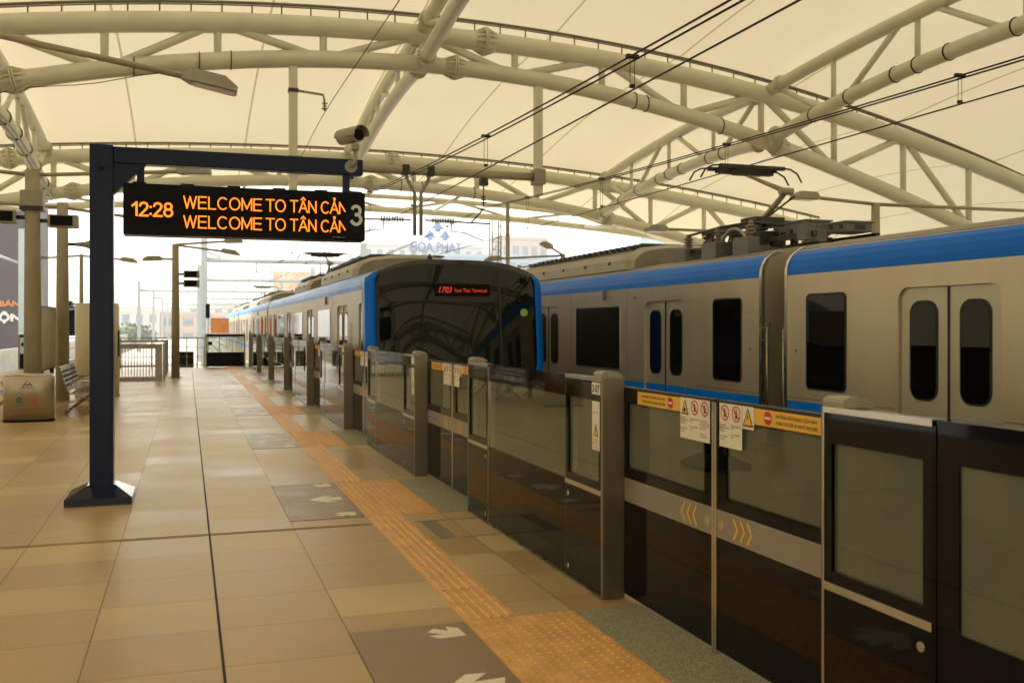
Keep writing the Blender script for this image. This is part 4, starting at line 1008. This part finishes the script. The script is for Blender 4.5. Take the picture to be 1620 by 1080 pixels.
def bench(label, x, y, face=1):
    T = Thing('bench', label, 'bench', (x, y, 0), 'perforated steel benches')
    n = 4; w = .56
    T.part('beam', MB().box(x - .03, x + .03, y - .02, y + n * w + .02, .33, .39), ['stainless'])
    for k in range(n):
        y0 = y + k * w + .02; y1 = y0 + w - .04
        prof = [(-.22, .40), (-.20, .385), (.05, .395), (.22, .43), (.25, .41)]
        s = MB(); s.rings([[(x + face * px, yy, pz) for px, pz in prof] + [(x + face * px, yy, pz - .015) for px, pz in prof[::-1]] for yy in (y0, y1)], smooth=False)
        s.m = 1; h = s
        for i in range(5):
            for j in range(5): h.box(x + face * (-.15 + i * .07) - .012, x + face * (-.15 + i * .07) + .012, y0 + .06 + j * .10, y0 + .10 + j * .10, .400 + .0 + max(0, i - 1) * .007, .404 + max(0, i - 1) * .009)
        T.part('seat', s, ['stainless', 'dark_metal'])
        prof = [(-.235, .42), (-.30, .60), (-.37, .86), (-.40, .87)]
        s = MB(); s.rings([[(x + face * px, yy, pz) for px, pz in prof] + [(x + face * (px - .018), yy, pz) for px, pz in prof[::-1]] for yy in (y0, y1)], smooth=False)
        s.m = 1; h = s
        for i in range(4):
            for j in range(5): h.box(x + face * (-.262 - i * .028) - .004, x + face * (-.262 - i * .028) + .006, y0 + .06 + j * .10, y0 + .10 + j * .10, .52 + i * .08, .555 + i * .08)
        T.part('backrest', s, ['stainless', 'dark_metal'])
    for k in (0, 2, 4):
        yy = y + k * w
        T.part('armrest', MB().tube([(x - face * .28, yy, .56), (x - face * .05, yy, .62), (x + face * .20, yy, .61), (x + face * .24, yy, .56), (x + face * .18, yy, .42)], .014, 8), ['stainless_bright'])
    for k in (.5, 3.5):
        yy = y + k * w
        T.part('leg', MB().tube([(x - face * .32, yy, .02), (x - face * .1, yy, .20), (x, yy, .33), (x + face * .12, yy, .20), (x + face * .34, yy, .02)], .025, 8), ['stainless'])
bench('perforated steel bench facing the near track, right of the litter bin', -1.78, 18.9)
bench('perforated steel bench facing away, left of the litter bin at the view edge', -3.05, 19.0, -1)
T = Thing('notice_board', 'pale notice board in a black frame beyond the litter bin', 'notice board', (-2.6, 21.1, 0))
T.part('frame', MB().bbox(-2.69, -2.60, 19.95, 22.15, .74, 1.99, .01), ['black_plastic']); T.part('panel', MB().box(-2.60, -2.592, 20.02, 22.10, .77, 1.96), ['board_pale'])
for y in (20.35, 21.9): T.part('leg', MB().box(-2.68, -2.61, y - .05, y + .05, 0, .745), ['navy'])
T = Thing('information_cabinet', 'tall cream cabinet with rounded ends behind the navy gantry post', 'cabinet', (-1.95, 24.0, 0))
T.part('plinth', MB().rings([oval(-1.95, 24.0, .47, .32, 0, p=4), oval(-1.95, 24.0, .47, .32, .06, p=4)]), ['tan_pole'])
T.part('body', MB().rings([oval(-1.95, 24.0, .46, .31, .06, p=4), oval(-1.95, 24.0, .46, .31, 2.10, p=4), oval(-1.95, 24.0, .44, .29, 2.12, p=4)]), ['cabinet_cream'])
b = MB(); b.box(-2.40, -1.50, 23.684, 23.695, .47, .485); T.part('panel_seam', b, ['joint_black'])
b = MB(); b.box(-1.494, -1.48, 23.8, 24.2, .9, 1.5); T.part('side_display', b, ['black_plastic'])
T = Thing('exit_sign', 'navy sign panel with a light blue head left of the cream cabinet', 'sign', (-3.0, 27.6, 0))
T.part('pole', MB().box(-3.04, -2.96, 27.56, 27.64, 0, 1.4), ['navy']); T.part('panel', MB().bbox(-3.22, -2.78, 27.50, 27.58, 1.35, 2.03, .01), ['navy']); T.part('head_strip', MB().bbox(-3.22, -2.78, 27.50, 27.58, 2.035, 2.13, .01), ['light_blue'])
# stair railing
T = Thing('stair_railing', 'stainless gate frame with vertical bars and glass return round the stair opening', 'railing', (-1.3, 30.3, 0))
y = 30.3; f = MB(); f.box(-2.1, -.70, y, y + .05, .0, .12); f.box(-2.1, -.70, y, y + .05, .94, 1.08); f.box(-2.1, -1.86, y, y + .05, .12, .94); f.box(-.90, -.70, y, y + .05, .12, .94)
T.part('frame', f, ['stainless'])
for k in range(11): T.part('bar', MB().tube([(-1.80 + k * .082, y + .025, .12), (-1.80 + k * .082, y + .025, .94)], .012, 6), ['stainless'])
T.part('cross_rail', MB().box(-1.86, -.90, y + .01, y + .04, .40, .44), ['stainless'])
T.part('handrail', MB().tube([(-2.3, y - .05, 1.16), (-.72, y - .05, 1.16), (-.62, y, 1.16), (-.62, 37.5, 1.16)], .03, 8), ['stainless'])
for k in range(5):
    y0 = 30.4 + k * 1.4
    T.part('glass_pane', MB().box(-.66, -.65, y0, y0 + 1.34, .08, 1.05), ['rail_pane']); T.part('post', MB().box(-.69, -.63, y0 - .04, y0 - .0, 0, 1.10), ['stainless'])
T = Thing('end_railing', 'thin stainless railing at the far end of the platform', 'railing', (0, PEND - .15, 0))
for x in (-4.8, -3.6, -2.4, -1.3, -.42, -.02, .36, .62): T.part('post', MB().tube([(x, PEND - .15, 0), (x, PEND - .15, 1.15)], .022, 8), ['stainless'])
for z in (1.15, .78, .42, .10): T.part('rail', MB().tube([(-4.8, PEND - .15, z), (.66, PEND - .15, z)], .02 if z > 1 else .012, 6), ['stainless'])
b = MB(); b.box(-.35, .25, PEND + 2.5, PEND + 2.6, -1.2, .55); tag(b.build('equipment_panel', ['black_matte'], org=(0, PEND + 2.5, -1.2)), 'dark panel below track level behind the end railing', 'panel')
T = Thing('signal_post', 'slim track signal with an orange square plate beyond the end gate', 'signal', (1.2, 50, -1.5))
T.part('post', MB().tube([(.95, 50, -1.5), (.95, 50, 2.7)], .05, 8), ['gantry_grey']); T.part('lamp_case', MB().bbox(.85, 1.05, 49.9, 50.05, 2.0, 2.7, .03), ['black_plastic'])
T.part('plate', MB().box(1.1, 1.95, 49.95, 49.98, 1.25, 2.0), ['sign_orange']); T.part('plate_post', MB().tube([(1.5, 50, -1.5), (1.5, 50, 2.3)], .03, 6), ['gantry_grey'])

# ------------------------------------------------------------------ overhead line
T = Thing('catenary_portal', 'cream portal of hanging posts and cross tube holding the wires under the front arch', 'catenary support', (XC, 26.8, 9))
up, lo, _ = arch(6)
for x, zb in ((2.72, 5.3), (9.80, 5.45)):
    T.part('drop_post', MB().box(x - .11, x + .11, 26.69, 26.91, zb, lo(x - XC) - .1), ['cream_steel'])
    T.part('clamp', MB().bbox(x - .17, x + .17, 26.60, 27.0, 5.75, 6.2, .02), ['lamp_grey'])
T.part('cross_tube', MB().tube([(2.9, 26.8, 5.98), (9.7, 26.8, 5.98)], .12, 14), ['tan_pole'])
for s in (-1, 1): T.part('fork', MB().tube([(6.18 + s * .36, 26.8, 5.95), (6.18 + s * .30, 26.8, 5.72), (6.18 + s * .09, 26.8, 5.35), (6.18 + s * .09, 26.8, 4.16)], .055, 8), ['lamp_grey'])
for x in (5.82, 6.54): T.part('clamp', MB().bbox(x - .1, x + .1, 26.65, 26.95, 5.84, 6.13, .02), ['dark_metal'])
for s in (-1, 1):
    T.part('cantilever', MB().tube([(6.18 + s * .2, 26.8, 4.6), (6.18 + s * 2.1, 26.8, 4.56)], .028, 6), ['dark_metal'])
    b = MB()
    for k in range(9): b.disc((6.18 + s * (.42 + k * .075), 26.8, 4.6), (s, 0, 0), .085, .028, 12)
    T.part('insulator', b, ['insulator'])
    T.part('steady_arm', MB().tube([(6.18 + s * .98, 26.8, 4.56), (6.18 + s * .98, 26.8, 4.30), (6.18 + s * 1.35, 26.8, 4.28), (6.18 + s * 1.94, 26.8, 4.06)], .02, 6), ['dark_metal'])
    T.part('strut', MB().tube([(6.18 + s * 1.55, 26.8, 4.56), (6.18 + s * 1.94, 26.8, 4.98)], .025, 6), ['dark_metal'])
    x = 6.18 + s * 1.94
    b = MB(); b.tube([(x, 26.8, 5.86), (x, 26.8, 5.05)], .02, 6); b.bbox(x - .12, x + .12, 26.7, 26.9, 5.65, 5.86, .02)
    for k in range(3): b.disc((x, 26.8, 5.15 + k * .08), (0, 0, 1), .07, .03, 10)
    T.part('suspension_rod', b, ['dark_metal'])
T = Thing('feeder_bracket', 'small bracket with insulator on the left hanging post', 'bracket', (2.72, 26.8, 7.9))
T.part('arm', MB().tube([(2.83, 26.75, 7.98), (3.52, 26.75, 7.92), (3.56, 26.75, 7.75)], .035, 8), ['lamp_grey'])
b = MB()
for k in range(3): b.disc((3.56, 26.75, 7.52 + k * .075), (0, 0, 1), .08 if k != 1 else .06, .03, 10)
b.tube([(3.56, 26.75, 7.47), (3.56, 26.75, 7.76)], .02, 6); T.part('insulator', b, ['insulator'])
T.part('collar', MB().box(2.59, 2.85, 26.67, 26.93, 7.93, 8.03), ['dark_metal'])
def span_z(y, z0, sag):     # spans between y=-26.8,26.8,63,90
    sup = [-26.8, 26.8, 63, 90, 126, 160]
    for p, q in zip(sup[:-1], sup[1:]):
        if p <= y <= q:
            t = (y - p) / (q - p); return z0 - sag * ((q - p) / 53.6) ** 2 * 4 * t * (1 - t)
    return z0
ys = [-26.8 + k * 1.34 for k in range(41)] + [26.8 + k * 2.41 for k in range(1, 16)] + [65 + k * 5 for k in range(20)]
for x, nm, zc in ((4.12, 'the near train', 3.93), (8.12, 'the far-track train', 4.07)):
    T = Thing('messenger_wire', 'twin black messenger cable with droppers above %s' % nm, 'overhead wire', (x, 26.8, 5), 'overhead wires')
    z0, sg = (5.04, .90) if x < 5 else (5.04, .74)
    for dx in (-.04, .05): T.part('strand', MB().tube([(x + dx, y, span_z(y, z0, sg) - abs(dx) * .5) for y in ys], .011, 5), ['cable'])
    for y in [3.7, 8.6, 13.5, 18.4, 23.0, 31, 36, 41, 46, 52, 58]:
        z = span_z(y, z0, sg)
        b = MB(); b.bbox(x - .06, x + .07, y - .025, y + .025, z - .025, z + .015, .006); b.tube([(x - .02, y, z), (x - .02, y, zc)], .004, 4); b.tube([(x + .03, y, z), (x + .03, y, zc)], .004, 4); b.bbox(x - .02, x + .03, y - .02, y + .02, zc - .01, zc + .025, .005)
        T.part('dropper', b, ['cable'])
    o = MB().tube([(x + .12 * math.sin(y * .06), y, zc) for y in ys], .010, 5).build('contact_wire', ['cable'], org=(x, 26.8, zc))
    tag(o, 'single black contact wire just above %s' % nm, 'overhead wire', 'overhead wires')
o = MB().tube([(3.4 + .16 * (y - 16) / 10.8, y, lerp(7.1, 7.46, (y - 16) / 10.8) if y < 26.8 else 7.46 - .02 * (y - 26.8)) for y in [k * 3 - 20 for k in range(36)]], .011, 5).build('feeder_wire', ['cable'], org=(3.56, 26.8, 7.5))
tag(o, 'single high feeder cable slanting down behind the security camera', 'overhead wire')
def gantry(Y, xl, xr, zb, zt, lab, r=.19):
    T = Thing('catenary_gantry', lab, 'catenary gantry', ((xl + xr) / 2, Y, -1.5), 'grey portals over the viaduct tracks')
    for x in (xl, xr):
        b = MB(); b.box(x - r, x + r, Y - r, Y - r + .03, -1.5, zt); b.box(x - r, x + r, Y + r - .03, Y + r, -1.5, zt); b.box(x - .02, x + .02, Y - r + .03, Y + r - .03, -1.5, zt)
        for k in range(8): b.box(x - r, x + r, Y - r - .01, Y + r + .01, -1 + k, -.94 + k)
        T.part('mast', b, ['gantry_grey'])
    T.part('beam', MB().tube([(xl, Y, zb), (xr, Y, zb)], .16, 10), ['gantry_grey'])
    for x in (xl + 1.4, xr - 1.4): T.part('knee_brace', MB().tube([(x, Y, zb), (x + (-1.2 if x < (xl + xr) / 2 else 1.2), Y, zb + .5)], .06, 6), ['gantry_grey'])
    for x in (4.15, 8.12):
        T.part('suspension_rod', MB().tube([(x, Y, zb), (x, Y, 4.95)], .05, 6).tube([(x, Y, 5.0), (x - .9, Y, 4.6), (x, Y, 4.1)], .03, 6), ['gantry_grey'])
        T.part('feeder_frame', MB().tube([(x - .9, Y, zb), (x - .9, Y, zb + 1.3), (x + .4, Y, zb + 1.3), (x + .4, Y, zb)], .025, 6), ['gantry_grey'])
gantry(63, .99, 10.9, 5.72, 7.0, 'nearest grey wire gantry beyond the platform end')
gantry(90, 1.0, 10.9, 5.72, 7.0, 'second grey wire gantry beyond the platform end')
gantry(126, -5.57, 11.3, 5.95, 7.1, 'third wire gantry with its left mast near the tall cabinet')
gantry(160, -4.97, 11.3, 6.0, 7.1, 'fourth wire gantry far along the viaduct')
gantry(200, -4.6, 11.3, 6.0, 7.1, 'fifth wire gantry far along the viaduct')
gantry(250, -4.6, 11.3, 6.0, 7.1, 'farthest wire gantry along the viaduct')
T = Thing('catenary_mast', 'pale grey steel mast in front of the dark building on the left', 'mast', (-9.1, 63, -1.5))
b = MB(); b.box(-9.36, -8.84, 62.75, 62.8, -1.5, 7.3); b.box(-9.36, -8.84, 63.2, 63.25, -1.5, 7.3); b.box(-9.13, -9.07, 62.8, 63.2, -1.5, 7.3); T.part('post', b, ['gantry_grey'])
T.part('bracket', MB().tube([(-9.1, 63, 5.2), (-11.2, 63, 6.0)], .08, 8), ['gantry_grey'])
T = Thing('lattice_mast', 'thin lattice mast behind the black cab roof', 'mast', (10.95, 34, 0))
for dx in (-.22, .12):
    for dy in (0, .3): T.part('leg', MB().tube([(10.85 + dx, 34 + dy, 0), (10.85 + dx, 34 + dy, 5.5)], .025, 6), ['gantry_grey'])
b = MB()
for k in range(18): b.tube([(10.63, 34, .2 + k * .3), (10.97, 34, .2 + k * .3)], .012, 5); b.tube([(10.63, 34, .2 + k * .3), (10.97, 34, .5 + k * .3 if k < 17 else 5.3)], .010, 5)
T.part('lattice', b, ['gantry_grey'])
o = MB().tube([(11.17, 33.8, 0), (11.17, 33.8, 6.1)], .075, 10).build('steel_pole', ['tan_pole'], org=(11.17, 33.8, 0)); tag(o, 'dark round steel pole right beside the lattice mast', 'pole')

# ------------------------------------------------------------------ city beyond the station
def building(name, label, x0, x1, y0, y1, z1, wall, floors, bays, z0=-12, wfrac=.5, win='bldg_window', cat='building', windows=True, wz0=None):
    T = Thing(name, label, cat, ((x0 + x1) / 2, y0, z0))
    W = T.part('wall', MB().box(x0, x1, y0, y1, z0, z1), [wall])
    T.part('parapet', MB().box(x0 - .3, x1 + .3, y0 - .3, y0 + .3, z1, z1 + .8), [wall])
    if windows:
        zb = (wz0 if wz0 is not None else z0 + 1.5); fh = (z1 - zb) / floors; bw = (x1 - x0) / bays
        if floors * bays <= 100:
            for i in range(floors):
                for j in range(bays):
                    xa = x0 + bw * (j + .5 - wfrac / 2); za = zb + fh * (i + .3)
                    T.part('window', MB().box(xa, xa + bw * wfrac, y0 - .12, y0 + .1, za, za + fh * .5), [win])
    return T
T = building('office_tower', 'big dark grey building with red edge and lettering at the far left', -60, -12.35, 90, 95, 25, 'bldg_dark', 1, 1, windows=False)
T.part('edge_stripe', MB().box(-12.34, -12.12, 89.9, 95, -12, 25), ['red_trim']); T.part('edge_fin', MB().box(-12.05, -11.75, 89.9, 95, -12, 25), ['bldg_dark'])
b = MB()
for k in range(24): b.box(-12.11, -11.74, 89.86, 89.9, -11 + k * 1.5, -10.8 + k * 1.5)
T.part('balcony_line', b, ['white_paint'])
b = MB(); b.text('HÓA BÁN', .62, (-16.85, 89.85, 3.28), (1, 0, 0), (0, 0, 1), bold=.04, wid=3.55); T.part('orange_lettering', b, ['sign_orange'])
b = MB(); b.text('DI ĐỘNG', .82, (-17.2, 89.85, 2.05), (1, 0, 0), (0, 0, 1), bold=.05, wid=4.9); T.part('white_lettering', b, ['white_paint'])
building('reflection_backdrop', 'long dark block out of view left of the platform, added to darken window reflections', -95, -70, -60, 78, 9, 'bldg_dark', 1, 1, windows=False)  # unseen block, added so the train windows mirror something darker than sky
T = building('tiled_house', 'orange roofed house standing before the added dark backdrop block', -66, -54, 18, 40, 2, 'bldg_white', 2, 4, z0=-12)
T.part('roof', MB().prism([(-67, 17, 2), (-53, 17, 2), (-60, 17, 6)], (0, 24, 0)), ['red_trim'])
T = building('white_office', 'pale office block carrying the blue HÒA PHÁT roof sign', 43, 76, 250, 275, 22.6, 'bldg_white', 7, 11, wfrac=.45)
S_ = MB(); S_.box(54, 72, 251, 251.4, 22.6, 23.4)
fr_ = Thing('roof_sign', 'blue HÒA PHÁT letters and triangular arrow emblem on the office roof', 'sign', (63, 251, 23))
fr_.part('frame', S_, ['gantry_grey'])
b = MB(); b.text('HÒA PHÁT', 3.6, (55.4, 249.6, 21.4), (1, 0, 0), (0, 0, 1), bold=.03, wid=14.2); fr_.part('letters', b, ['logo_blue'])
b = MB(); c = 62.9
for (px_, pz_, s) in ((0, 27.6, 1.0), (-2.05, 25.2, 1.0), (2.05, 25.2, 1.0)):
    w, h = 1.75 * s, 2.05 * s
    b.prism([(c + px_ - w, 249.6, pz_ - .2), (c + px_, 249.6, pz_ + h), (c + px_ + w, 249.6, pz_ - .2), (c + px_ + w * .42, 249.6, pz_ - .2), (c + px_ + w * .42, 249.6, pz_ - .9), (c + px_ - w * .42, 249.6, pz_ - .9), (c + px_ - w * .42, 249.6, pz_ - .2)], (0, .3, 0))
fr_.part('emblem', b, ['logo_blue'])
building('glass_block', 'low bluish glass block right of the roof sign', 56, 86, 222, 240, 18.0, 'bldg_blue', 6, 9, wfrac=.7)
building('pink_block', 'pale pink block with tall windows behind the lattice mast', 79, 95, 252, 272, 25.5, 'bldg_pink', 4, 6, wfrac=.6)
building('blue_tower', 'distant pale blue tower under the right end of the canopy', 147, 157, 300, 312, 34, 'bldg_blue', 14, 5)
building('pale_tower', 'distant pale tower right of the blue one under the canopy edge', 162, 185, 310, 325, 36, 'bldg_white', 12, 8)
T = Thing('billboard', 'large orange and pink billboard above the distant rooftops', 'billboard', (18.5, 180, -12))
T.part('panel', MB().box(14.7, 22.4, 180, 180.5, 5.5, 11.6), ['poster_orange'])
for x in (16, 21): T.part('post', MB().tube([(x, 180.6, -12), (x, 180.6, 7)], .3, 8), ['gantry_grey'])
T.part('banner', MB().box(15.2, 20.0, 179.9, 179.99, 9.6, 10.2), ['poster_pink'])
b = MB(); b.text('SALE 50', 1.3, (15.3, 179.89, 7.4), (1, 0, 0), (0, 0, 1), wid=5); b.bm.clear(); b.box(15.0, 22.0, 179.9, 179.99, 6.1, 7.0); T.part('lower_strip', b, ['poster_pink'])
T = Thing('billboard', 'small blue and white billboard beside the orange one', 'billboard', (24.4, 182, -12))
T.part('panel', MB().box(23.0, 26.2, 182, 182.4, 7.0, 11.7), ['bldg_blue']); T.part('post', MB().tube([(24.5, 182.6, -12), (24.5, 182.6, 8)], .3, 8), ['gantry_grey'])
rc = random.Random(3)
spots = []
kinds = [('bldg_white', 'white'), ('bldg_pink', 'pinkish'), ('city_roof', 'brick coloured'), ('bldg_blue', 'bluish')]
where = ['just right of the tall cabinet', 'between the first two thin gantry masts', 'behind the three-headed lamp post', 'left of the nearest gantry mast', 'right of the nearest gantry mast', 'behind the orange plate', 'beyond the far end of the train', 'on the skyline over the stair railing',
         'behind the second gantry', 'low on the skyline near the cabinet', 'under the third gantry beam', 'at the skyline left of the train tail']
for k in range(12):
    y = 210 + rc.random() * 170; px = 195 + k * 18 + rc.random() * 8
    th = math.tan(math.atan((px - 810) / 1531.2) + R(18.54)); x = th * y; w = 5 + rc.random() * 7
    m, nm = kinds[k % 4]
    building('low_building', 'small %s building %s' % (nm, where[k]), x - w, x + w, y, y + 12, 1.0 + rc.random() * 7.0, m, 4, 5, wfrac=.5)
for k in range(3):
    x = -46 + k * 7 + rc.random() * 3; y = 205 + rc.random() * 12
    x = math.tan(math.atan((196 + k * 13 - 810) / 1531.2) + R(18.54)) * y
    T = Thing('tree', '%s hazy green tree by the skyline right of the tall cabinet' % ['first', 'second', 'third', 'fourth'][k], 'tree', (x, y, -12), 'distant trees')
    T.part('trunk', MB().tube([(x, y, -12), (x, y, -2)], [.5, .25], 8), ['tan_pole'])
    b = MB()
    for q in range(420):
        u_ = V((rc.gauss(0, 1), rc.gauss(0, 1), rc.gauss(0, 1))).normalized() * (rc.random() ** .4); c_ = V((x, y, -1.5)) + V((u_.x * 3.4, u_.y * 3.4, u_.z * 3.8)); s_ = .5
        a1 = V((rc.gauss(0, 1), rc.gauss(0, 1), rc.gauss(0, 1))).normalized() * s_; a2 = a1.cross(V((rc.random(), rc.random(), rc.random()))).normalized() * s_
        b.poly([c_ - a1, c_ + a2, c_ + a1, c_ - a2])
    T.part('crown', b, ['foliage'])

# ------------------------------------------------------------------ air
hz, nt, out = nmat('haze')
vol = nt.nodes.new('ShaderNodeVolumePrincipled'); vol.inputs['Color'].default_value = (.95, .96, .98, 1); vol.inputs['Density'].default_value = .0010; vol.inputs['Anisotropy'].default_value = .3
nt.links.new(vol.outputs[0], out.inputs['Volume'])
h = MB().box(-1400, 1400, -380, 1400, -13.6, 60).build('haze', ['haze']); h['kind'] = 'stuff'
